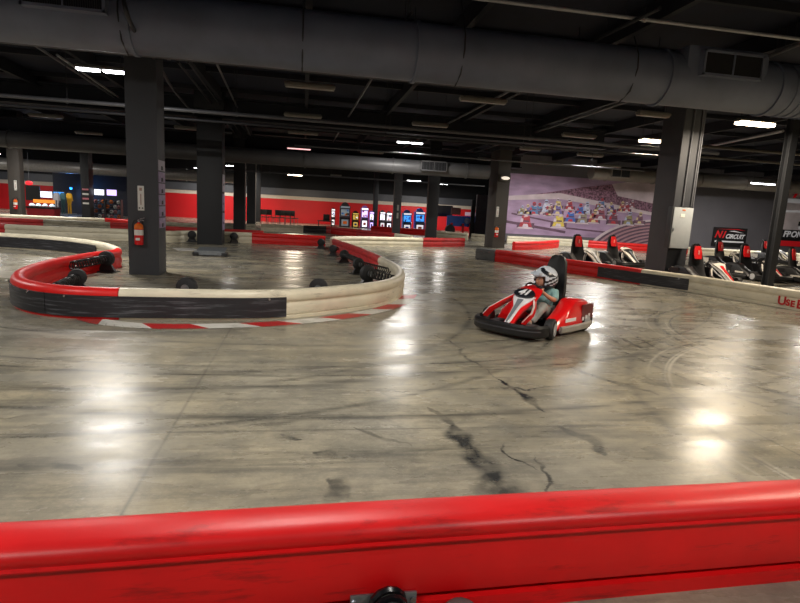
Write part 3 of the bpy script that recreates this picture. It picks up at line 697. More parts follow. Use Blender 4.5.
# ------------------------------------------------------------------ spring anchors behind the barriers
def make_anchor():
    t = empty('spring_anchor', (0, 0, 0), 0, 'x', 'barrier anchor', 'spring anchors bolted behind the barriers')
    MB().lathe([(.0, -.06), (.10, -.06), (.13, -.04), (.135, 0), (.13, .04), (.10, .06), (.04, .065), (.0, .066)], (0, 0, .24), (1, 0, 0), 24).build('rubber_wheel', RUBBER, t)
    MB().lathe([(.0, .06), (.05, .062), (.05, .075), (0, .076)], (0, 0, .24), (1, 0, 0), 16).build('hub_cap', GALV, t)
    MB().prism([(-.16, 0), (.16, 0), (.05, .20), (-.05, .20)], lambda a, b_, c_: Vector((c_, a, b_)), -.03, .03).box((0, 0, .01), (.24, .36, .02), bev=.005).build('foot_bracket', BLACK, t)
    return t
def spring(parent, a, c, r=.055, turns=9, wr=.011, mat=BLACK):
    a, c = Vector(a), Vector(c); d = c-a; q = d.to_track_quat('Z', 'Y').to_matrix(); n = turns*12
    pts = [a+d*(k/n)+q@Vector((r*math.cos(2*PI*k/12), r*math.sin(2*PI*k/12), 0)) for k in range(n+1)]
    b = MB(); b.tube(pts, wr, 6); return b.build('coil_spring', mat, parent)
ANCH = [((107, 272), (72, 269, .20), 1.2, 'spring anchor standing on a black triangular foot just left of the near column'),
        ((78, 292), (52, 290, .22), 1.05, 'rubber headed spring anchor in the left bend of the hairpin'),
        ((187, 306), 0, 1.2, 'dark rubber dome peeking over the front barrier left of centre'),
        ((318, 305), 0, 1.2, 'dark rubber dome peeking over the front barrier right of centre'),
        ((367, 288), (398, 284, .22), 1.3, 'largest spring anchor in the right bend of the hairpin'),
        ((358, 274), (388, 272, .22), 1.1, 'second spring anchor up the red right side of the hairpin'),
        ((344, 263), (359, 262, .2), 1.05, 'third spring anchor up the right side of the hairpin'),
        ((333, 256), None, 1.0, 'fourth spring anchor up the right side of the hairpin'),
        ((321, 249), None, 1.05, 'fifth spring anchor, near the far corner of the infield'),
        ((297, 245), None, 1.0, 'spring anchor against the red barrier at the far side of the infield'),
        ((192, 242), None, 1.15, 'spring anchor between the two left columns'),
        ((234, 243), None, 1.1, 'spring anchor just right of the wide black column'),
        ((125, 240), None, 1.1, 'spring anchor seen just left of the near column edge'),
        ((112, 240), None, .9, 'low spring anchor behind the tip of the hairpin'),
        ((54, 236), None, .7, 'tiny spring anchor on the cream barrier at the far left')]
proto = make_anchor()
for i, (bp_, sp, s, lab) in enumerate(ANCH):
    o = proto if i == 0 else copy_tree(proto)
    p = F(*bp_, 0); o.location = p; o.scale = (s, s, s); o['label'] = lab
    if sp:
        e = F(sp[0], sp[1], sp[2]); d = e-p; rz = math.atan2(d.y, d.x); o.rotation_euler = (0, 0, rz)
        L = min(Vector((d.x, d.y, 0)).length, 1.5)/s
        bpy.context.view_layer.update()
    else:
        o.rotation_euler = (0, 0, -1.2+.3*i if sp is None else -1.75)
for i, (bp_, sp, s, lab) in enumerate(ANCH):
    pass
roots = [o for o in COL.objects if o.get('category') == 'barrier anchor']
for o, (bp_, sp, s, lab) in zip(sorted(roots, key=lambda q: [a[3] for a in ANCH].index(q['label'])), ANCH):
    if sp:
        e = F(sp[0], sp[1], sp[2]); p = o.location; L = min(math.hypot(e.x-p.x, e.y-p.y), 1.5)/s
        spring(o, (.08, 0, .24), (L, 0, .22), .062, max(6, int(L*13)), .0125)
    elif sp is None: spring(o, (.08, 0, .24), (.28, 0, .24), .05, 4)
# the one just behind the foreground barrier
na = empty('spring_anchor', (.355, 1.93, 0), 0, 'black coil spring on a steel bracket behind the foreground red barrier', 'barrier anchor')
b = MB(); b.box((0, .045, .075), (.27, .012, .11), bev=.004); b.build('steel_bracket', GALV, na)
spring(na, (0.01, .03, .10), (0.02, -.14, .085), .068, 4, .015, pm('glossy black spring', (24, 24, 27), .22))
MB().cyl((-.12, .03, .10), (-.12, .045, .10), .012, n=8).cyl((.12, .03, .10), (.12, .045, .10), .012, n=8).build('bolt', CHROME, na)
nd = empty('rubber_dome', (.66, 1.90, 0), 0, 'worn grey rubber dome on the floor beside the foreground coil spring', 'rubber buffer')
MB().lathe([(.0, .0), (.085, 0), (.09, .03), (.085, .07), (.06, .10), (.02, .112), (0, .114)], (0, 0, 0)).build('dome', pm('worn grey rubber', (112, 108, 106), .7), nd)
MB().lathe([(.0, .0), (.11, 0), (.11, .012), (.0, .013)], (0, 0, 0)).build('rim', RUBBER, nd)

# jack plate on the infield floor
jp = empty('jack_plate', F(210, 256.5, 0), .02, 'low grey metal plate with black ends on the infield floor below the wide column', 'floor plate')
MB().box((0, 0, .10), (.85, .03, .12)).box((0, .35, .165), (.80, .75, .012), Matrix.Rotation(.12, 3, 'X')).build('plate', GALV, jp, False)
for s in (-1, 1): MB().box((s*.40, .05, .06), (.16, .2, .12), bev=.02).build('rubber_end', BLACK, jp)
ps = tag(MB().box((0, 0, .006), (.65, .9, .012), bev=.004).build('paper_sheet', pm('pale wet sheet', (176, 174, 170), .3)), 'crumpled pale sheet lying on the infield floor left of the metal plate', 'litter'); ps.location = F(186, 249.5, 0); ps.rotation_euler = (0, 0, .4)

# ------------------------------------------------------------------ karts
def ring_path(pts, step=.04, it=3):
    p, _ = smooth_path(pts, step, it); return p
def sweepz(b, path, w, z0, z1, rnd=.02):
    prof = [(-w/2, z0+rnd), (-w/2+rnd, z0), (w/2-rnd, z0), (w/2, z0+rnd), (w/2, z1-rnd), (w/2-rnd, z1), (-w/2+rnd, z1), (-w/2, z1-rnd)]
    sweep(b, path, prof)
def make_kart(body, stripe, inner, parked, loc, rz, label, number=None):
    k = empty('go_kart', loc, rz, label, 'go-kart', 'parked go-karts' if parked else None)
    # chassis
    b = MB(); b.box((.05, 0, .075), (1.35, .52, .02)).tube([(.62, -.42, .10), (.62, .42, .10)], .018); 
    for s in (-1, 1): b.tube([(.80, s*.2, .10), (.45, s*.26, .09), (-.1, s*.30, .09), (-.75, s*.3, .12)], .018)
    b.tube([(-.58, -.5, .13), (-.58, .5, .13)], .02); b.build('chassis', BLACK, k)
    # bumpers: thick front, slimmer sides and rear
    fp = ring_path([(.60, .60), (.72, .585), (.84, .49), (.90, .26), (.915, 0), (.90, -.26), (.84, -.49), (.72, -.585), (.60, -.60)])
    b = MB(); sweepz(b, fp, .085, .05, .215, .03); fb = b.build('front_bumper', BLACK, k)
    b = MB(); sweepz(b, [p*1.0+Vector((.008, 0, 0)) for p in ring_path([(.74, .572), (.84, .488), (.90, .26), (.915, 0), (.90, -.26), (.84, -.488), (.74, -.572)])], .088, .13, .15, .005); b.build('bumper_rib', pm('dark grey rib', (58, 58, 62), .4), fb)
    for s in (-1, 1):
        sp_ = ring_path([(.20, s*.59), (.0, s*.62), (-.3, s*.63), (-.6, s*.62), (-.78, s*.56)])
        if s < 0: sp_ = sp_
        b = MB(); sweepz(b, sp_, .06, .05, .15, .02); b.build('side_bumper', BLACK if parked or s < 0 else pm('pale scuffed side rail', (150, 146, 138), .4), k)
    b = MB(); sweepz(b, ring_path([(-.78, .56), (-.90, .42), (-.93, 0), (-.90, -.42), (-.78, -.56)]), .08, .06, .24, .03); b.build('rear_bumper', BLACK, k)
    # lower red valance seen under the front bumper
    b = MB(); b.prism([(.80, -.42), (.86, -.2), (.87, 0), (.86, .2), (.80, .42), (.3, .5), (.3, -.5)], lambda x, y, z: Vector((x, y, z)), .04, .065); b.build('belly_pan', REDKD, k)
    # wheels
    for x, ys, r, w, nm in ((.46, .57, .145, .13, 'front'), (-.62, .50, .145, .18, 'rear')):
        for s in (-1, 1):
            st = .28 if (not parked and x > 0) else 0
            c = Vector((x, s*ys, r)); ax = Vector((math.sin(-st), math.cos(st), 0))
            wo = MB().lathe([(.0, -w/2), (r*.55, -w/2), (r*.9, -w/2+.0), (r, -w/2+.02), (r, w/2-.02), (r*.9, w/2), (r*.55, w/2), (0, w/2)], (0, 0, 0), ax, 24).build('wheel', TYRE, k, loc=c)
            MB().lathe([(0, s*w/2-.002), (r*.56, s*(w/2)), (r*.64, s*(w/2+.008)), (r*.45, s*(w/2+.006)), (r*.2, s*(w/2+.012)), (0, s*(w/2+.012))], (0, 0, 0), ax, 16).build('rim', pm('pale wheel rim', (176, 178, 182), .35, .2), wo)
    # nose fairing
    stn = [(.76, .16, .085), (.69, .22, .088), (.60, .30, .095), (.52, .37, .115), (.44, .44, .17), (.34, .52, .225), (.24, .595, .23), (.16, .64, .20), (.10, .65, .15)]
    if parked: stn = [(.90, .19, .095), (.80, .26, .12), (.66, .36, .13), (.54, .45, .15), (.44, .53, .20), (.34, .61, .235), (.24, .66, .24), (.16, .68, .20), (.10, .68, .15)]
    def nose(sc, dz, th, xs=0):
        rings = []
        for x, z, w in stn:
            w *= sc
            rings.append([Vector((x+xs*.6, -w, z-.03+dz)), Vector((x, -w*.6, z+dz)), Vector((x, 0, z+.02+dz)), Vector((x, w*.6, z+dz)), Vector((x+xs*.6, w, z-.03+dz)), Vector((x-.02, w*.8, z-.03-th+dz)), Vector((x-.02, -w*.8, z-.03-th+dz))])
        b = MB(); b.loft(rings); return b
    no = nose(1, 0, .05).build('nose_fairing', body, k)
    stw = stn[:6]
    b = MB(); rings = []
    for i, (x, z, w) in enumerate(stw):
        ww = [.045, .05, .056, .066, .13, .205][i]; f = lambda y: z+.02-abs(y)/max(w, .01)*.03+.012
        rings.append([Vector((x+.004, -ww, f(ww))), Vector((x+.004, 0, z+.038)), Vector((x+.004, ww, f(ww))), Vector((x-.01, ww*.9, f(ww)-.03)), Vector((x-.01, -ww*.9, f(ww)-.03))])
    b.loft(rings); b.build('white_stripe', stripe, no)
    b = MB(); rings = []
    for i, (x, z, w) in enumerate(stn[:5]):
        ww = [.014, .024, .03, .038, .055][i]
        rings.append([Vector((x+.004, -ww, z+.046)), Vector((x+.004, 0, z+.050)), Vector((x+.004, ww, z+.046)), Vector((x, 0, z+.02))])
    b.loft(rings); b.build('centre_stripe', inner, no)
    # red wings from the nose to the front corners with a white edge
    for s in (-1, 1):
        q = [Vector((.32, s*.18, .50)), Vector((.44, s*.30, .41)), Vector((.60, s*.42, .30)), Vector((.74, s*.42, .22))]
        if s > 0: q = [Vector((.34, .18, .46)), Vector((.42, .24, .38)), Vector((.50, .26, .30)), Vector((.62, .20, .18))]
        b = MB(); rings = [[p+Vector((-.06, 0, -.03)), p+Vector((.05, 0, .0)), p+Vector((.05, 0, .03)), p+Vector((-.06, 0, .02))] for p in q]; b.loft(rings); wo = b.build('wing', body, k)
        b = MB(); rings = [[p+Vector((.0, s*.01, .018)), p+Vector((.052, s*.01, .024)), p+Vector((.052, s*.012, .034)), p+Vector((.0, s*.012, .028))] for p in q]; b.loft(rings); b.build('wing_edge', stripe, wo)
        b = MB(); b.box((.56, s*.30, .14), (.20, .12, .06), bev=.015).tube([(.62, s*.12, .13), (.52, s*.46, .13)], .012).tube([(.50, s*.1, .16), (.46, s*.44, .15)], .012); b.build('pedal_box', pm('mechanical grey', (88, 88, 92), .4, .5), k)
    # side pods
    pb = BLACK if parked else body
    def pod(s, st, name='side_pod'):
        rings = []
        for x, z1, y0, y1 in st:
            yy = [(y0, .09), (y1, .09), (y1+.015, z1*.55), (y1-.03, z1-.03), (y1-.08, z1), (y0+.03, z1), (y0, z1-.03)]
            rings.append([Vector((x, s*a, c_)) for a, c_ in yy])
        b = MB(); b.loft(rings); return b.build(name, pb, k)
    for s in (-1, 1):
        po = pod(s, [(.24, .20, .34, .54), (.16, .26, .32, .57), (0, .33, .31, .585), (-.14, .43, .30, .585), (-.24, .48, .28, .58), (-.46, .49, .27, .575), (-.66, .46, .26, .565), (-.80, .38, .26, .54), (-.86, .30, .28, .50)])
        # checker decal on the pod flank
        b = MB(); b2 = MB()
        for i in range(6):
            for j in range(4):
                if (i+j) % 2: continue
                x = -.46-.05*i; z = .20+.05*j+.01*i; yv = s*(.598 - .012*j - max(0, (-.60-x))*.12)
                (b).box((x, yv, z), (.05, .012, .05))
        b.build('checker_decal', stripe, po, False)
        MB().box((-.60, s*.588, .30), (.36, .010, .22)).build('decal_panel', body if parked else pm('decal black red', (96, 16, 20), .35), po, False)
        MB().box((-.08, s*.594, .22), (.30, .012, .05), Matrix.Rotation(s*.0, 3, 'Y')).build('lettering_strip', stripe, po, False)
        b = MB(); b.box((-.80, s*.47, .34), (.12, .14, .10), Matrix.Rotation(.3, 3, 'Y'), bev=.02); b.build('tail_patch', stripe, po)
    # engine block behind the seat
    b = MB(); b.box((-.66, 0, .24), (.30, .46, .24), bev=.03).cyl((-.66, -.12, .36), (-.66, -.12, .44), .05).cyl((-.80, .1, .3), (-.90, .1, .3), .035); b.build('engine', pm('engine dark', (40, 40, 42), .5), k)
    # seat
    rings = []
    for x, z, w, th in [(.02, .14, .17, .03), (-.12, .12, .20, .03), (-.26, .15, .22, .04), (-.36, .30, .235, .045), (-.42, .50, .23, .045), (-.465, .70, .20, .045), (-.50, .88, .165, .05), (-.515, 1.00, .15, .05), (-.525, 1.07, .11, .045), (-.53, 1.095, .06, .04)]:
        rings.append([Vector((x, -w, z+(.05 if z < .9 else .0))), Vector((x-.01, -w*.7, z)), Vector((x-.01, 0, z-.01)), Vector((x-.01, w*.7, z)), Vector((x, w, z+(.05 if z < .9 else .0))), Vector((x-th-.01, w*1.04, z+(.02 if z < .9 else -.01))), Vector((x-th-.02, 0, z-(.03 if z < .9 else 0))), Vector((x-th-.01, -w*1.04, z+(.02 if z < .9 else -.01)))])
    b = MB(); b.loft(rings); seat = b.build('seat', BLACK, k)
    if parked:
        b = MB(); rings = []
        for x, z, w in [(-.415, .68, .11), (-.44, .78, .13), (-.46, .90, .125), (-.485, 1.03, .09)]:
            rings.append([Vector((x+.02, -w, z)), Vector((x+.045, 0, z)), Vector((x+.02, w, z)), Vector((x-.01, w, z)), Vector((x-.01, -w, z))])
        b.loft(rings); b.build('headrest_pad', pm('red headrest pad', (206, 26, 30), .4), seat)
        MB().box((-.405, 0, .86), (.012, .05, .12)).build('pad_emblem', pm('pink emblem', (232, 150, 140), .5), seat)
    # steering
    sw = MB(); C = Vector((.11, 0, .60)); q = Vector((-.75, 0, .66)).to_track_quat('Z', 'Y').to_matrix()
    rr = .135; pts = [C+q@Vector((rr*math.cos(a), rr*math.sin(a), 0)) for a in [2*PI*i/24 for i in range(24)]]
    n_ = 8; rings = []
    for i, p in enumerate(pts):
        o_ = (p-C).normalized(); zz = q@Vector((0, 0, 1)); rings.append([p+(o_*math.cos(2*PI*j/n_)+zz*math.sin(2*PI*j/n_))*.015 for j in range(n_)])
    sw.loft(rings, True, False, True)
    for a in (.5, 2.6, 4.71): sw.cyl(C, C+q@Vector((rr*math.cos(a), rr*math.sin(a), 0)), .011, n=6)
    sw.cyl(C, C+Vector((.28, 0, -.25)), .015); sw.build('steering_wheel', BLACK, k)
    if number:
        c0 = Vector((.355, 0, .565)); nx = Vector((0, 1, 0)); ny = Vector((-.42, 0, .34)).normalized(); nn_ = nx.cross(ny)
        pts = [c0+nx*(.185*math.cos(a))+ny*(.085*math.sin(a)) for a in [2*PI*i/20 for i in range(20)]]
        b = MB(); b.loft([[p+nn_*.012 for p in pts], [p-nn_*.02 for p in pts]]); pl = b.build('number_plate', HELMD, no)
        text('race_number', number, .15, WHITEK, pl, frame(c0+nn_*.018, nx, ny), .25, .20, .006)
    return k
KH = math.radians(216.5)
KC = Vector((3.43, 7.66, 0))
kart = make_kart(REDK, WHITEK, GREYK, False, KC, KH, 'red racing kart number 41 with a child driver, out on the open floor', '41'); kart.scale = (1, .90, 1)

# parked karts
PK = [((578, 241), -84, 'parked kart with red headrest farthest left behind the pit barrier', 1),
      ((613, 241), -80, 'second parked kart from the left, just before the big panel column', 1),
      ((697, 252), -86, 'parked kart peeking out right beside the big panel column', 0),
      ((720, 246), -78, 'parked white nosed kart right below the banner', 1),
      ((746, 251), -84, 'parked kart with red headrest right of the banner', 0),
      ((765, 244.5), -72, 'parked kart half hidden behind the dark steel post', 1),
      ((793, 254), -66, 'parked kart cut off by the right edge of the photo', 0)]
protos = {}
for i, (pp, ang, lab, kind) in enumerate(PK):
    p = F(pp[0], pp[1], .90); a = math.radians(ang)
    loc = Vector((p.x, p.y, 0)) - Matrix.Rotation(a, 3, 'Z') @ Vector((-.50, 0, 0))
    if kind not in protos:
        o = make_kart(CREAMK if kind else BLACK, CREAMK if not kind else pm('parked black stripe', (30, 30, 32), .4), [REDK, GREYK][kind], True, loc, a, lab); protos[kind] = o
        o.scale = (1.04,)*3
    else:
        o = copy_tree(protos[kind]); o.location = loc; o.rotation_euler = (0, 0, a); o['label'] = lab

# ------------------------------------------------------------------ driver
def skin(name, chain, edges, mat, parent, sub=2, root=0, scale=1):
    me = bpy.data.meshes.new(name); me.from_pydata([c[:3] for c in chain], edges, []); o = bpy.data.objects.new(name, me); COL.objects.link(o)
    m = o.modifiers.new('Skin', 'SKIN'); m.use_smooth_shade = True
    for i, c in enumerate(chain):
        r = c[3]; r = r if hasattr(r, '__len__') else (r, r)
        me.skin_vertices[0].data[i].radius = r; me.skin_vertices[0].data[i].use_root = (i == root)
    s = o.modifiers.new('Sub', 'SUBSURF'); s.levels = sub; s.render_levels = sub
    me.materials.append(mat); o.parent = parent; return o
dr = empty('person', KC+Vector((0, 0, -.01)), KH, 'child in helmet, pale teal shirt and grey trousers driving the red kart', 'person')
B = [(-.22, 0, .26, (.12, .10)), (-.24, 0, .38, (.12, .10)), (-.27, 0, .50, (.13, .10)), (-.28, 0, .60, (.07, .06)), (-.26, 0, .68, (.05, .05)), (-.24, 0, .78, (.085, .10)), (-.235, 0, .88, (.08, .085))]
E_ = [(0, 1), (1, 2), (2, 3), (3, 4), (4, 5), (5, 6)]
for s in (-1, 1):
    n0 = len(B)
    B += [(-.26, s*.145, .565, .052), (-.15, s*.215, .46, .040), (-.02, s*.17, .52, .030), (.07, s*.135, .585, .022), (.095, s*.13, .60, .03)]
    E_ += [(3, n0), (n0, n0+1), (n0+1, n0+2), (n0+2, n0+3), (n0+3, n0+4)]
    n0 = len(B)
    B += [(-.16, s*.08, .24, .08), (.10, s*.15, .37, .062), (.17, s*.155, .33, .052), (.34, s*.14, .20, .04), (.38, s*.14, .17, .034), (.47, s*.15, .21, .028)]
    E_ += [(0, n0), (n0, n0+1), (n0+1, n0+2), (n0+2, n0+3), (n0+3, n0+4), (n0+4, n0+5)]
body = skin('body', B, E_, SKIN, dr)
# shirt with short sleeves, trousers, shoes
S = [(-.22, 0, .27, (.135, .115)), (-.24, 0, .38, (.14, .12)), (-.27, 0, .50, (.15, .12)), (-.28, 0, .60, (.09, .08)), (-.27, 0, .645, (.065, .065))]
SE = [(0, 1), (1, 2), (2, 3), (3, 4)]
for s in (-1, 1):
    n0 = len(S); S += [(-.26, s*.145, .565, .068), (-.19, s*.195, .49, .062), (-.14, s*.212, .465, .058)]; SE += [(3, n0), (n0, n0+1), (n0+1, n0+2)]
skin('shirt', S, SE, TEAL, dr)
T = [(-.22, 0, .22, (.15, .12))]; TE = []
for s in (-1, 1):
    n0 = len(T); T += [(-.14, s*.085, .25, .10), (.10, s*.16, .385, .090), (.18, s*.165, .345, .082), (.32, s*.155, .22, .066), (.37, s*.15, .18, .062)]; TE += [(0, n0), (n0, n0+1), (n0+1, n0+2), (n0+2, n0+3), (n0+3, n0+4)]
skin('trousers', T, TE, TROUS, dr)
for s in (-1, 1):
    skin('shoe', [(.35, s*.14, .16, .042), (.40, s*.142, .15, .046), (.48, s*.147, .19, .036), (.52, s*.15, .22, .028)], [(0, 1), (1, 2), (2, 3)], SHOE, dr)
# hands: palm and five fingers curled round the wheel rim
C = Vector((.13, 0, .60)); q = Vector((-.75, 0, .66)).to_track_quat('Z', 'Y').to_matrix()
for s in (-1, 1):
    g0 = C+Vector((-.015, s*.135, .012)); up = Vector((-.66, 0, -.75)).normalized()*-1; fw = Vector((.66, 0, .75)); fw = Vector((.75, 0, -.66))
    tang = Vector((.66, 0, .75)); outw = Vector((0, s, 0))
    for f in range(4):
        o_ = g0+tang*(-.022+.015*f); L = [.9, 1.05, 1, .8][f]
        ch = [tuple(o_+outw*.008+fw*(-.022))+(.0085,), tuple(o_+outw*.026*L+fw*.002)+(.008,), tuple(o_+outw*.018+fw*.026*L)+(.0075,), tuple(o_-outw*.008*L+fw*.03)+(.0065,)]
        skin('finger', ch, [(0, 1), (1, 2), (2, 3)], SKIN, body, 1)
    ch = [tuple(g0+fw*(-.02)+tang*-.02)+(.011,), tuple(g0-outw*.018+fw*(-.018)+tang*.004)+(.0095,), tuple(g0-outw*.024+fw*.006+tang*.018)+(.008,)]
    skin('thumb', ch, [(0, 1), (1, 2)], SKIN, body, 1)
    skin('palm', [tuple(g0+fw*-.045+outw*0)+((.022, .014),), tuple(g0+fw*-.02+outw*.004)+((.028, .016),)], [(0, 1)], SKIN, body, 1)
# face details
face_parts_from = len(COL.objects)
hd = Vector((-.235, 0, .84))
b = MB()
b.sph(hd+Vector((.075, 0, -.005)), (.03, .085, .075), 20); b.build('face', SKIN, body)
b = MB(); b.loft([[hd+Vector((.100, -.010, .018)), hd+Vector((.100, .010, .018)), hd+Vector((.096, 0, .03))], [hd+Vector((.122, -.014, -.018)), hd+Vector((.122, .014, -.018)), hd+Vector((.118, 0, -.004))]]); b.sph(hd+Vector((.113, 0, -.015)), (.014, .015, .011), 10); b.build('nose', SKIN, body)
for s in (-1, 1):
    b = MB(); b.sph(hd+Vector((.097, s*.032, .024)), (.008, .012, .006), 12); e = b.build('eye', WHITE, body)
    MB().sph(hd+Vector((.106, s*.032, .024)), (.004, .006, .006), 10).build('pupil', INK, e)
    MB().box(hd+Vector((.102, s*.032, .042)), (.008, .034, .006), bev=.002).build('eyebrow', pm('brown brow', (70, 48, 36), .8), body)
MB().sph(hd+Vector((.099, 0, -.044)), (.008, .024, .006), 12).build('mouth', pm('lip', (168, 92, 86), .5), body)
# open full-face helmet: shell with a face opening
hel = empty('helmet', (0, 0, 0)); hel.parent = dr
def helmet_shell():
    bm = bmesh.new(); hc = Vector((-.25, 0, .86)); U, V = 48, 32
    grid = []
    for j in range(V+1):
        th = PI*j/V*.86; row = []
        for i in range(U):
            ph = 2*PI*i/U; d = Vector((math.sin(th)*math.cos(ph), math.sin(th)*math.sin(ph), math.cos(th)))
            r = Vector((.180, .155, .178)); p = Vector((d.x*r.x, d.y*r.y, d.z*r.z))
            if d.x > 0 and d.z < 0: p.x += .05*(-d.z)**.7*max(0, d.x)**.8 + 0
            if d.x > .5 and d.z > -.05: p.x += .0
            row.append(bm.verts.new(hc+p))
        grid.append(row)
    for j in range(V):
        for i in range(U):
            k2 = (i+1) % U; th = PI*(j+.5)/V*.86; ph = 2*PI*(i+.5)/U; ph = ph if ph < PI else ph-2*PI
            z = math.cos(th)
            if abs(ph) < 1.02 and -.45 < z < .30: continue       # opening
            if j == 0: 
                continue
            f = bm.faces.new((grid[j][i], grid[j][k2], grid[j+1][k2], grid[j+1][i]))
            a = abs(ph)
            swirl = math.sin(3.2*a+5.5*z+1.2) 
            zz_ = z - .28*(a-1.2)
            f.material_index = 1 if (swirl > .55 and .25 < z < .9) or (zz_ < -.02 and a > 1.0 and not (-.30 < zz_ < -.18) and not (-.55 < zz_ < -.46)) or (z < -.45 and not -.72 < z < -.6) else 0
    f = bm.faces.new(grid[1]); 
    bmesh.ops.remove_doubles(bm, verts=bm.verts, dist=1e-5)
    bmesh.ops.recalc_face_normals(bm, faces=bm.faces)
    me = bpy.data.meshes.new('helmet_shell'); bm.to_mesh(me); bm.free()
    me.materials.append(HELM); me.materials.append(HELMD); me.materials.append(BLACK)
    for p in me.polygons: p.use_smooth = True
    o = bpy.data.objects.new('helmet_shell', me); COL.objects.link(o); o.parent = hel
    m = o.modifiers.new('t', 'SOLIDIFY'); m.thickness = .018; m.offset = -1
    return o
helmet_shell()
b = MB(); b.prism([(-.02, 0), (.03, -.015), (.045, -.035), (.0, -.03)], lambda a, c_, t: Vector((-.25+.13+a, t, .86+.11+c_)), -.10, .10); b.build('visor_peak', HELM, hel)
b = MB(); b.tube([(-.25+.04, s_*.150, .80) for s_ in (1,)] + [(-.25+.10, .13, .775), (-.25+.165, .09, .755), (-.25+.195, 0, .75), (-.25+.165, -.09, .755), (-.25+.10, -.13, .775), (-.25+.04, -.150, .80)], .010); b.build('chin_trim', HELMD, hel)
TURN = Matrix.Translation((-.25, 0, .80)) @ Matrix.Rotation(math.radians(-26), 4, 'Z') @ Matrix.Rotation(math.radians(6), 4, 'Y') @ Matrix.Translation((.25, 0, -.80)) @ Matrix.Translation((.03, 0, -.105)) @ Matrix.Translation((-.25, 0, .86)) @ Matrix.Scale(1.10, 4) @ Matrix.Translation((.25, 0, -.86))
hel.matrix_local = TURN
for o in body.children:
    if o.name.split('.')[0] in ('face', 'nose', 'eye', 'eyebrow', 'mouth'): o.matrix_local = TURN @ o.matrix_local


# ------------------------------------------------------------------ mural, banner, poster on the pit wall
mu = empty('mural', (18.2, 33.04, 0), 0, 'long purple racing mural of a pack of karts on the pit wall', 'mural')
WY = -.02
Z0m, Z1m = .55, 4.2; mw = 6.3
def muralmat():
    m = pm('mural asphalt print', (168, 142, 174), .6, amt=.3, scale=.7, stretch=(1, 1, 3)); return m
LIL = muralmat(); LILP = pm('mural pale print', (206, 190, 198), .6, amt=.2, scale=1.2); LILD = pm('mural dark print', (98, 72, 92), .6, amt=.3, scale=2); CROWD = pm('mural crowd print', (132, 96, 116), .7, amt=.9, scale=9)
b = MB(); b.box((0, WY+.01, (Z0m+Z1m)/2), (mw*2, .02, Z1m-Z0m)); b.build('print_sheet', LIL, mu, False)
MB().box((-4.0, WY-.0015, 1.05), (4.2, .002, .16), Matrix.Rotation(.12, 3, 'Y')).box((-3.9, WY-.0015, 1.55), (3.4, .002, .10), Matrix.Rotation(.14, 3, 'Y')).box((-.6, WY-.0015, 1.0), (3.0, .002, .10), Matrix.Rotation(.05, 3, 'Y')).build('shadow_print', LILD, mu, False)
def mp(px, py, d=0): p = AY(px, py, 33.0); return Vector((p.x-18.2, WY-.004-d, p.z))
b = MB(); b.poly([mp(530, 195), mp(585, 187), mp(655, 180), mp(655, 214), mp(600, 201), mp(560, 197)]); b.mi = 1; b.poly([mp(612, 184, .002), mp(660, 178, .002), mp(660, 205, .002), mp(618, 196, .002)]); b.build('grandstand_print', [CROWD, LILP], mu, False)
b = MB(); b.poly([mp(505, 196, .003), mp(560, 193, .003), mp(655, 213, .003), mp(655, 216, .003), mp(560, 199, .003), mp(505, 200, .003)]); b.mi = 0; b.build('pale_band', LILP, mu, False)
b = MB()                                                   # curved kerb bottom right
cc = mp(658, 262, .004)
def kp_(r, a, d): return Vector((cc.x+5.3*r*math.cos(a), WY-.004-d, cc.z+2.75*r*math.sin(a)))
for i in range(40):
    a0, a1 = PI*.5+PI*.5*i/40, PI*.5+PI*.5*(i+1)/40
    b.mi = 0; b.poly([kp_(1.0, a0, .004), kp_(1, a1, .004), kp_(.955, a1, .004), kp_(.955, a0, .004)])
    for k2 in range(18):
        b.mi = k2 % 2+1; r1 = .955-.036*k2; b.poly([kp_(r1, a0, .005), kp_(r1, a1, .005), kp_(r1-.036, a1, .005), kp_(r1-.036, a0, .005)])
b.build('kerb_print', [LILP, LILD, pm('mural pink print', (170, 130, 140), .6)], mu, False)
cols = [(150, 84, 100), (120, 70, 90), (150, 140, 100), (130, 90, 110), (170, 60, 72), (90, 130, 176), (200, 200, 220), (120, 110, 170), (214, 190, 90), (70, 110, 190), (150, 140, 120), (170, 80, 80)]
pk = [(526, 219, 1.25), (534, 208, .9), (547, 206, .95), (558, 208, .9), (559, 219, 1.2), (571, 215, 1.05), (583, 216, 1.05), (594, 216, 1), (601, 212, 1.05), (614, 217, 1.1), (629, 218, 1.0), (640, 218, .9), (570, 204, .8), (602, 203, .7), (587, 207, .8), (612, 207, .7)]
rk = random.Random(3)
pk = [(rk.uniform(520, 648), rk.uniform(203, 211), rk.uniform(.5, .7)) for _ in range(16)] + [(a, b, c*.88) for a, b, c in pk]
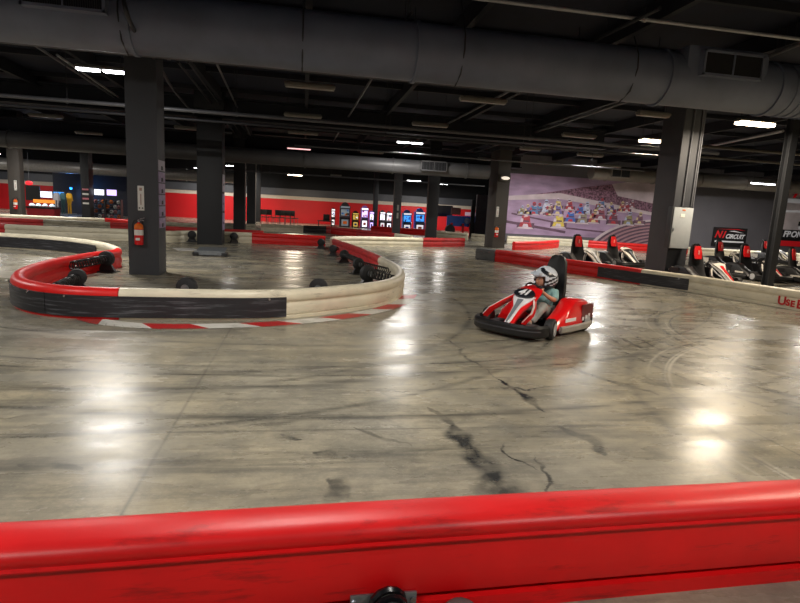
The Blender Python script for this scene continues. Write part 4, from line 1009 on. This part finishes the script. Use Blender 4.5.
for i, (px, py, s) in enumerate(pk):
    c = mp(px, py, .006+.001*(i % 5)); col = cols[i % len(cols)]
    b = MB(); r = .34*s; rd = random.Random(i)
    def pg(x, z, pts, d=0): b.poly([Vector((c.x+(x+a_)*r, c.y-d, c.z+(z+e_)*r)) for a_, e_ in pts])
    disc = lambda x, z, rx, rz, d=0: pg(x, z, [(rx*math.cos(2*PI*j/12), rz*math.sin(2*PI*j/12)) for j in range(12)], d)
    lean = rd.uniform(-.3, .3)
    b.mi = 1; pg(-1.5, -1.5, [(0, 0), (.55, 0), (.55, .9), (0, .9)]); pg(1.0, -1.5, [(0, 0), (.55, 0), (.55, .9), (0, .9)])
    b.mi = 3; pg(0, -1.45, [(-1.5, -.15), (1.5, -.15), (1.2, .1), (-1.2, .1)], .0004)
    b.mi = 0; pg(0, -.9, [(-1.15, -.4), (1.15, -.4), (.9, .35), (-.9, .35)], .0006); pg(lean*.3, 0, [(-.85, -.5), (.85, -.5), (.62, .55), (-.62, .55)], .001)
    b.mi = 2; pg(0, -1.05, [(-.55, -.25), (.55, -.25), (.35, .25), (-.35, .25)], .0014); pg(-.75, -.2, [(-.25, -.3), (.25, -.3), (.3, .25), (-.1, .3)], .0012)
    b.mi = 1; pg(.1, -.35, [(-.5, -.12), (.5, -.12), (.5, .12), (-.5, .12)], .0014)
    b.mi = 2; disc(lean, .95, .46, .46, .0016); b.mi = 1; pg(lean, .9, [(-.36, -.14), (.36, -.14), (.36, .14), (-.36, .14)], .002)
    b.mi = 3; pg(rd.uniform(-.6, .6), .35, [(-.4, -.1), (.4, .1), (.3, .2), (-.4, .05)], .0022)
    b.build('racer_print', [pm('mural racer %d' % (i % len(cols)), col, .6, amt=.2), LILD, pm('mural helmet %d' % (i % 4), [(214, 200, 214), (190, 60, 70), (180, 190, 220), (220, 200, 150)][i % 4], .6), LILP], mu, False)

# banner
ba0, ba1 = AY(712.5, 229, 32.8), AY(747, 250, 32.8)
bw, bh = (ba1.x-ba0.x)*.9, 1.15; bc = Vector(((ba0.x+ba1.x)/2+.1, 32.98, 1.02))
bn = empty('banner', bc, 0, 'black CIRCUIT banner with red and white lettering on the dark wall', 'banner')
MB().box((0, 0, 0), (bw, .03, bh+.1)).build('cloth', pm('banner black', (14, 14, 17), .6), bn, False)
RL = pm('glowing red ink', (200, 22, 30), .6, emit=.15, amt=0); WL = pm('glowing white ink', (226, 226, 230), .6, emit=.1, amt=0)  # lettering inks given a faint glow, brightness put into the colour
text('red_lettering', 'N1', .62, RL, bn, FACE(-bw*.30, -.02, .14), .35, .85, .02)
text('white_lettering', 'CIRCUIT', .40, WL, bn, FACE(bw*.14, -.022, .04), .35, 1.45, .012)
b = MB(); b.poly([(-bw*.05, -.02, .40), (bw*.12, -.02, .44), (bw*.40, -.02, .30), (bw*.12, -.02, .36)]); b.build('white_swoosh', WL, bn, False)
b = MB(); b.poly([(-bw*.44, -.02, .50), (bw*.2, -.02, .56), (bw*.44, -.02, .46), (bw*.2, -.02, .51)]); b.build('red_swoosh', RL, bn, False)
MB().box((0.0, -.02, -.30), (bw*.86, .004, .10)).build('slogan_strip', WL, bn, False)

# poster at the right edge
pr_ = empty('poster', (33.0, 33.04, 0), 0, 'tall racing poster with FRONT lettering at the right edge', 'poster')
px_ = AY(783, 215, 33).x-33.0+.3
b = MB(); b.box((px_+1.6, -.02, 2.7), (4.2, .03, 4.1)); b.build('sheet', pm('poster print grey', (216, 206, 210), .6, amt=.25, scale=.8), pr_, False)
b = MB(); b.box((px_+1.6, -.04, 4.75), (4.2, .02, .5)); b.box((px_+1.6, -.04, 1.25), (4.2, .02, .95)); b.box((px_+2.2, -.041, 2.0), (2.4, .02, .28), Matrix.Rotation(.15, 3, 'Y')); b.build('dark_print', pm('poster black', (20, 20, 22), .6), pr_, False)
b = MB(); b.box((px_+1.6, -.045, .80), (4.0, .02, .36)); b.build('red_blocks', RL, pr_, False)
b = MB(); b.box((px_+1.6, -.045, 3.0), (4.0, .012, .14), Matrix.Rotation(-.03, 3, 'Y')).box((px_+1.7, -.046, 2.35), (1.6, .012, .16), Matrix.Rotation(-.7, 3, 'Y')); b.build('white_print', WL, pr_, False)
text('red_lettering', 'N1', .85, RL, pr_, FACE(px_+.95, -.06, 4.15), .35, 1.6, .03)
text('white_lettering', 'FRONT', .55, WL, pr_, FACE(px_+.85, -.06, 1.42), .2, 1.9, .02)
MB().box((px_+.9, -.045, 3.66), (2.4, .012, .28)).build('white_strip', WL, pr_, False)

# ------------------------------------------------------------------ far back: arcade row, chairs, counter
def cabinet(px0, px1, ptop, pbot, y, body_m, screen_m, label, marquee=None, name='arcade_machine', round_top=False):
    a, c = AY(px0, pbot, y), AY(px1, ptop, y); w = c.x-a.x; h = AY((px0+px1)/2, ptop, y).z
    t = empty(name, ((a.x+c.x)/2, y, 0), 0, label, 'arcade machine', 'arcade machines along the red back wall')
    d = .7
    prof = [(-.35, 0), (-.35, h*.42), (-.45, h*.47), (-.22, h*.55), (-.16, h*.86), (-.32, h*.9), (-.32, h), (.3, h), (.35, 0)]
    for s in (-1, 1): MB().prism(prof, lambda p, z, x: Vector((x, p, z)), s*w/2-.02, s*w/2+.02).build('side_panel', body_m, t, False)
    MB().prism(prof, lambda p, z, x: Vector((x, p*.94, z*.99)), -w/2+.03, w/2-.03).build('cabinet_body', pm('arcade inner', (60, 50, 60), .5), t, False)
    MB().prism([(-.24, h*.55), (-.21, h*.55), (-.15, h*.86), (-.18, h*.86)], lambda p, z, x: Vector((x, p-.03, z)), -w*.42, w*.42).build('screen', screen_m, t, False)
    MB().box((0, -.335, h*.95), (w*.92, .02, h*.08)).build('marquee', marquee or screen_m, t, False)
    MB().box((0, -.365, h*.22), (w*.7, .02, h*.3)).build('front_panel', marquee or screen_m, t, False)
    seed = random.Random(int(px0*10)); cols_ = [DKC, BLUEK, ORANGE, PINKC, PWHITE, YEL]
    for q in range(5):
        zz = h*seed.uniform(.58, .84); xx = w*seed.uniform(-.3, .3); MB().box((xx, -.27, zz), (w*seed.uniform(.12, .3), .02, h*seed.uniform(.04, .10))).build('screen_graphic', cols_[seed.randrange(6)], t, False)
    MB().box((0, -.38, h*.22), (w*.4, .02, h*.14)).build('front_graphic', cols_[seed.randrange(4)], t, False)
    MB().lathe([(0, 0), (w*.42, 0), (w*.42, .12), (0, .12)], (0, .1, h-.02), (0, -1, 0), 20).build('topper', body_m, t)
    MB().box((0, -.40, h*.46), (w*.85, .10, .04)).sph((-w*.2, -.42, h*.5), .03, 8).build('control_deck', BLACK, t)
    return t
DKC = pm('dark cabinet', (40, 38, 44), .5); PINKC = pm('pink cabinet', (200, 90, 120), .5); VIO = pm('violet cabinet', (150, 110, 200), .5)
PWHITE = em('pale lit front', (236, 232, 240), .9); PYEL = em('yellow lit front', (222, 190, 90), .7); PGREY = em('grey lit panel', (120, 130, 140), .4)
cabinet(331, 335, 209, 226, 47, DKC, PWHITE, 'thin black and white vending stand at the left of the arcade row')
cabinet(339.5, 350, 206, 228, 45.5, DKC, PGREY, 'big dark rounded arcade machine')
cabinet(352, 358.5, 213, 227, 46, DKC, PYEL, 'small yellow lit arcade machine', PYEL)
cabinet(360.5, 368, 208, 229, 45.5, VIO, SCRP, 'violet white lit prize machine', SCRW)
cabinet(369, 373.5, 212, 229, 45, VIO, SCRW, 'white lit prize machine just left of the thin dark column', SCRP)
cabinet(379, 385, 212, 230, 45, DKC, SCRW, 'white lit prize machine just right of the thin dark column', PWHITE)
cabinet(385.5, 391.5, 213, 230, 45, DKC, PWHITE, 'last white lit machine left of the slim grey column', SCRW)
cabinet(402, 411, 213, 230, 42, BLUEK, SCRB, 'arcade machine with sky blue screen', PWHITE)
cabinet(414, 424.5, 212, 231, 42, BLUEK, SCRB, 'blue driving game machine left of the black column', PWHITE)
# chairs in front of the red wall
def make_chair():
    t = empty('chair', (0, 0, 0), 0, 'x', 'chair', 'dark chairs along the red wall')
    MB().box((0, 0, .46), (.44, .44, .05), bev=.015).build('seat', BLACK, t); MB().box((0, .21, .78), (.42, .04, .36), bev=.015).box((-.18, .21, .55), (.03, .03, .22)).box((.18, .21, .55), (.03, .03, .22)).build('backrest', BLACK, t)
    for sx_ in (-1, 1):
        for sy in (-1, 1): MB().cyl((sx_*.19, sy*.19, 0), (sx_*.17, sy*.17, .45), .016, n=8).build('leg', STEEL, t)
    return t
pch = make_chair()
for i, px in enumerate((264, 270, 276.5, 282, 288, 294)):
    o = pch if i == 0 else copy_tree(pch); p = AY(px, 222, 44+.5*(i % 2)); o.location = (p.x, p.y, 0); o.rotation_euler = (0, 0, [.3, 2.8, -.4, 3.3, .1, 2.5][i]); o.scale = (1.15,)*3
    o['label'] = '%s dark chair from the left in front of the red back wall' % ['first', 'second', 'third', 'fourth', 'fifth', 'sixth'][i]
bnh = empty('bench', AY(325, 224, 44).xy.to_3d(), 0, 'low dark bench beside the thin vending stand', 'bench')
MB().box((0, 0, .45), (1.2, .4, .08), bev=.02).build('seat', BLACK, bnh); MB().box((.1, .18, .72), (.5, .06, .5), bev=.02).build('backrest', BLACK, bnh)
for s in (-1, 1): MB().box((s*.5, 0, .21), (.06, .36, .42)).build('leg', BLACK, bnh)
# display and blue racing simulator near centre right
def screen_thing(px0, px1, py0, py1, y, mat, label, name='television', frame_m=BLACK, hang=True):
    a, c = AY(px0, py1, y), AY(px1, py0, y); m = (a+c)/2; w, h = c.x-a.x, AY((px0+px1)/2, py0, y).z-AY((px0+px1)/2, py1, y).z; m.z = AY((px0+px1)/2, (py0+py1)/2, y).z
    t = empty(name, m, 0, label, name.replace('_', ' '))
    MB().box((0, .03, 0), (w+.08, .08, h+.08), bev=.01).build('casing', frame_m, t); MB().box((0, -.015, 0), (w, .012, h)).build('panel', mat, t, False)
    MB().box((0, .12, 0), (.3, .14, .3)).build('mount', BLACK, t, False)
    return t
tv = screen_thing(437, 452.5, 206, 216, 41.5, pm('dark display', (34, 36, 40), .3), 'large switched off black display beside the far black column')
p0 = AY(463, 226, 39); sim = empty('racing_simulator', (p0.x, 39, 0), 0, 'blue walled racing booth with round emblem and red frame in the distance', 'booth')
MB().box((.1, .3, 1.05), (2.5, .08, .75)).build('blue_wall', BLUEK, sim, False)
MB().box((1.0, .28, .5), (.9, .1, 1.0)).build('dark_wall', BLACK, sim, False)
MB().lathe([(0, 0), (.22, 0), (.22, .03), (0, .03)], (.35, .2, 1.1), (0, -1, 0), 20).build('emblem', pm('emblem grey', (150, 160, 190), .5), sim)
for x in (-.85, .0, .55): MB().box((x, 0, .45), (.14, .14, .9)).build('red_post', REDW, sim, False)
MB().lathe([(0, 0), (.34, 0), (.38, .1), (.34, .2), (0, .2)], (-1.0, -.1, .42), (0, -1, 0), 20).build('wheel', TYRE, sim)
MB().box((-.55, .2, 1.75), (.7, .08, .5)).build('top_panel', pm('brown panel', (110, 60, 56), .5), sim, False)
MB().box((.6, .2, 1.6), (.9, .08, .25)).build('lit_top', pm('pale lit top', (230, 200, 220), .5, emit=.3), sim, False)
q0 = AY(478, 215, 38.5); st_ = empty('partition', (q0.x, 38.5, 0), 0, 'grey partition with a tall pale blue lit window left of the mural column', 'partition')
MB().box((.35, .1, 1.5), (1.0, .1, 3.0)).build('grey_leaf', pm('grey leaf', (96, 92, 100), .6), st_, False)
MB().box((-.35, .1, 1.3), (.3, .1, 2.6)).build('dark_leaf', CHARD, st_, False)
lw = MB().box((1.25, .05, 1.55), (.75, .05, 2.1)).build('lit_window', em('pale blue lit window', (140, 190, 240), .9), st_, False)

# far left: counter, screens, merchandise
YL = 41
screen_thing(40, 52, 191.5, 197.5, YL, SCRW, 'bright white television above the far left counter')
screen_thing(54, 64, 192, 197.5, YL, SCRB, 'blue and white television right of the bright one above the counter')
screen_thing(94.5, 104, 189.5, 195, YL-4, SCRW, 'white television right of the stickered column')
screen_thing(107, 116.5, 189.8, 195.5, YL-4, SCRP, 'pale television nearest the charcoal column on the left')
tag(MB().box(AY(33, 193, YL-.5), (.85, .06, .95)).build('black_banner', BLACK), 'plain black banner hanging left of the far left televisions', 'banner')
sg = empty('hanging_sign', AY(29, 183, 38), 0, 'small red oval sign hanging at the far left', 'sign')
MB().sph((0, 0, 0), (.22, .05, .13), 16).build('sign_face', em('lit red sign', (230, 40, 50), .7), sg); MB().cyl((0, 0, .1), (0, 0, 1.8), .01, n=6).build('rod', STEEL, sg)
cn = AY(44, 214, YL-1.5); cw = AY(57, 214, YL-1.5).x-AY(30, 214, YL-1.5).x
cY = 36.0; cn = AY(44, 214, cY); cw = AY(57, 214, cY).x-AY(30, 214, cY).x; zt_ = AY(44, 208.5, cY).z
ct = empty('snack_counter', (cn.x, cY, 0), 0, 'far left counter with red front and dark top', 'counter')
MB().box((0, 0, zt_/2), (cw, .8, zt_)).build('front', pm('dark red counter', (150, 24, 36), .5), ct, False)
MB().box((0, 0, zt_+.05), (cw+.1, .9, .1)).build('worktop', BLACK, ct, False)
MB().box((-.1, .35, AY(44, 201.5, cY).z), (cw*.8, .06, .2)).build('lit_menu_strip', SIGNO, ct, False)
for sx_ in (-1, 1): MB().box((sx_*cw*.38, .38, zt_+.25), (.04, .04, .5)).build('sign_post', BLACK, ct, False)
for i, px in enumerate((32, 38.5, 45, 52)):
    p = AY(px, 205, cY-.15); t = empty('counter_lamp', (p.x, p.y, zt_+.10), 0, '%s small white glowing dome from the left on the far left counter' % ['first', 'second', 'third', 'fourth'][i], 'lamp', 'glowing domes on the counter')
    MB().cyl((0, 0, 0), (0, 0, .05), .03, n=8).build('stem', BLACK, t); MB().lathe([(.15, .05), (.13, .12), (.07, .17), (0, .19)], (0, 0, 0), n=14).build('dome', em('dome glow', (200, 226, 236), .7), t)
for px, m, nm in ((57, pm('grey flag', (150, 150, 156), .7), 'grey'), (60, pm('teal flag', (50, 90, 96), .7), 'teal'), (63, YEL, 'yellow')):
    p = AY(px, 205, 38); t = empty('racing_suit', (p.x, p.y+.5*('grey teal yellow'.split().index(nm)), .0), 0, '%s racing suit hanging right of the far left counter' % nm, 'racing suit', None); t.scale = (.78, .78, .8)
    MB().cyl((0, 0, 1.95), (0, 0, 2.1), .01, n=6).tube([(-.12, 0, 1.9), (0, 0, 1.97), (.12, 0, 1.9)], .01).build('hanger', STEEL, t)
    b = MB(); b.loft([[Vector((-.13, -.07, 1.9)), Vector((.13, -.07, 1.9)), Vector((.13, .07, 1.9)), Vector((-.13, .07, 1.9))], [Vector((-.18, -.09, 1.6)), Vector((.18, -.09, 1.6)), Vector((.18, .09, 1.6)), Vector((-.18, .09, 1.6))], [Vector((-.14, -.08, 1.1)), Vector((.14, -.08, 1.1)), Vector((.14, .08, 1.1)), Vector((-.14, .08, 1.1))]]); b.build('torso', m, t)
    for s in (-1, 1):
        MB().cyl((s*.07, 0, 1.12), (s*.09, 0, .3), .07, .055, n=10).build('trouser_leg', m, t); MB().cyl((s*.16, 0, 1.85), (s*.24, 0, 1.3), .05, .04, n=10).build('sleeve', m, t)
bl = empty('blue_spotlight', AY(71, 189, 44), 0, 'small glowing blue lamp washing the dark wall at the far left', 'lamp')
MB().cyl((0, 0, .1), (0, 0, .25), .08, n=12).build('can', BLACK, bl); MB().sph((0, 0, .05), .09, 12).build('bulb', GLOWB, bl)
L = bpy.data.lights.new('blue_lamp', 'POINT'); L.energy = 70; L.color = (.1, .35, 1); L.shadow_soft_size = .15; lo = bpy.data.objects.new('blue_lamp', L); COL.objects.link(lo); lo.parent = bl; lo.location = (0, -.3, -.1)
dw = AY(75, 200, 46.5); tag(MB().box((dw.x, 46.6, 1.9), (3.0, .15, 3.8)).build('partition', pm('dark neutral partition', (40, 42, 50), .6)), 'dark partition lit by a blue spot at the far left', 'partition')
dw2 = AY(108, 200, 45.5); tag(MB().box((dw2.x, 45.6, 1.9), (4.4, .15, 3.8)).build('partition', DKC), 'dark partition behind the merchandise and pale televisions', 'partition')
# shelving with goods
for j, (px, nm) in enumerate(((98, 'left'), (113.5, 'right'))):
    p = AY(px, 210, 38); t = empty('merchandise_rack', (p.x, 38, 0), 0, 'dark merchandise rack, %s one of the pair below the far televisions' % nm, 'rack', None)
    for s in (-1, 1): MB().box((s*.48, 0, .65), (.05, .4, 1.3)).build('upright', STEELD, t, False)
    for z in (.1, .4, .7, 1.0): MB().box((0, 0, z), (.92, .4, .03)).build('shelf', STEELD, t, False)
    gi_ = 0
    for z in (.115, .415, .715, 1.015):
        for x in (-.36, -.12, .12, .36):
            m = [ORANGE, PAPER, pm('pale blue item', (130, 150, 180), .6), DKC, pm('rose item', (190, 120, 120), .6)][(gi_*3+j) % 5]; gi_ += 1
            g = empty('helmet', (p.x+x*.9, 38, z), 0, '%s shelf item, %s across, on the %s far merchandise rack' % ({.115: 'lowest', .415: 'second', .715: 'third', 1.015: 'top'}[z], {-.36: 'first', -.12: 'second', .12: 'third', .36: 'last'}[x], nm), 'helmet', 'helmets on the merchandise racks')
            MB().sph((0, 0, .12), (.11, .13, .12), 12).build('shell', m, g); MB().box((0, -.11, .12), (.12, .06, .06), bev=.01).build('visor', BLACK, g)

# ------------------------------------------------------------------ world and output look
w = bpy.data.worlds.new('World'); scn.world = w; w.use_nodes = True
w.node_tree.nodes['Background'].inputs['Color'].default_value = (.5, .55, .6, 1); w.node_tree.nodes['Background'].inputs['Strength'].default_value = .15
scn.view_settings.view_transform = 'Standard'; scn.view_settings.look = 'None'; scn.view_settings.exposure = 0
cy = scn.cycles; cy.max_bounces = 6; cy.diffuse_bounces = 3; cy.glossy_bounces = 4; cy.sample_clamp_indirect = 4; cy.use_denoising = True
cy.caustics_reflective = False; cy.caustics_refractive = False
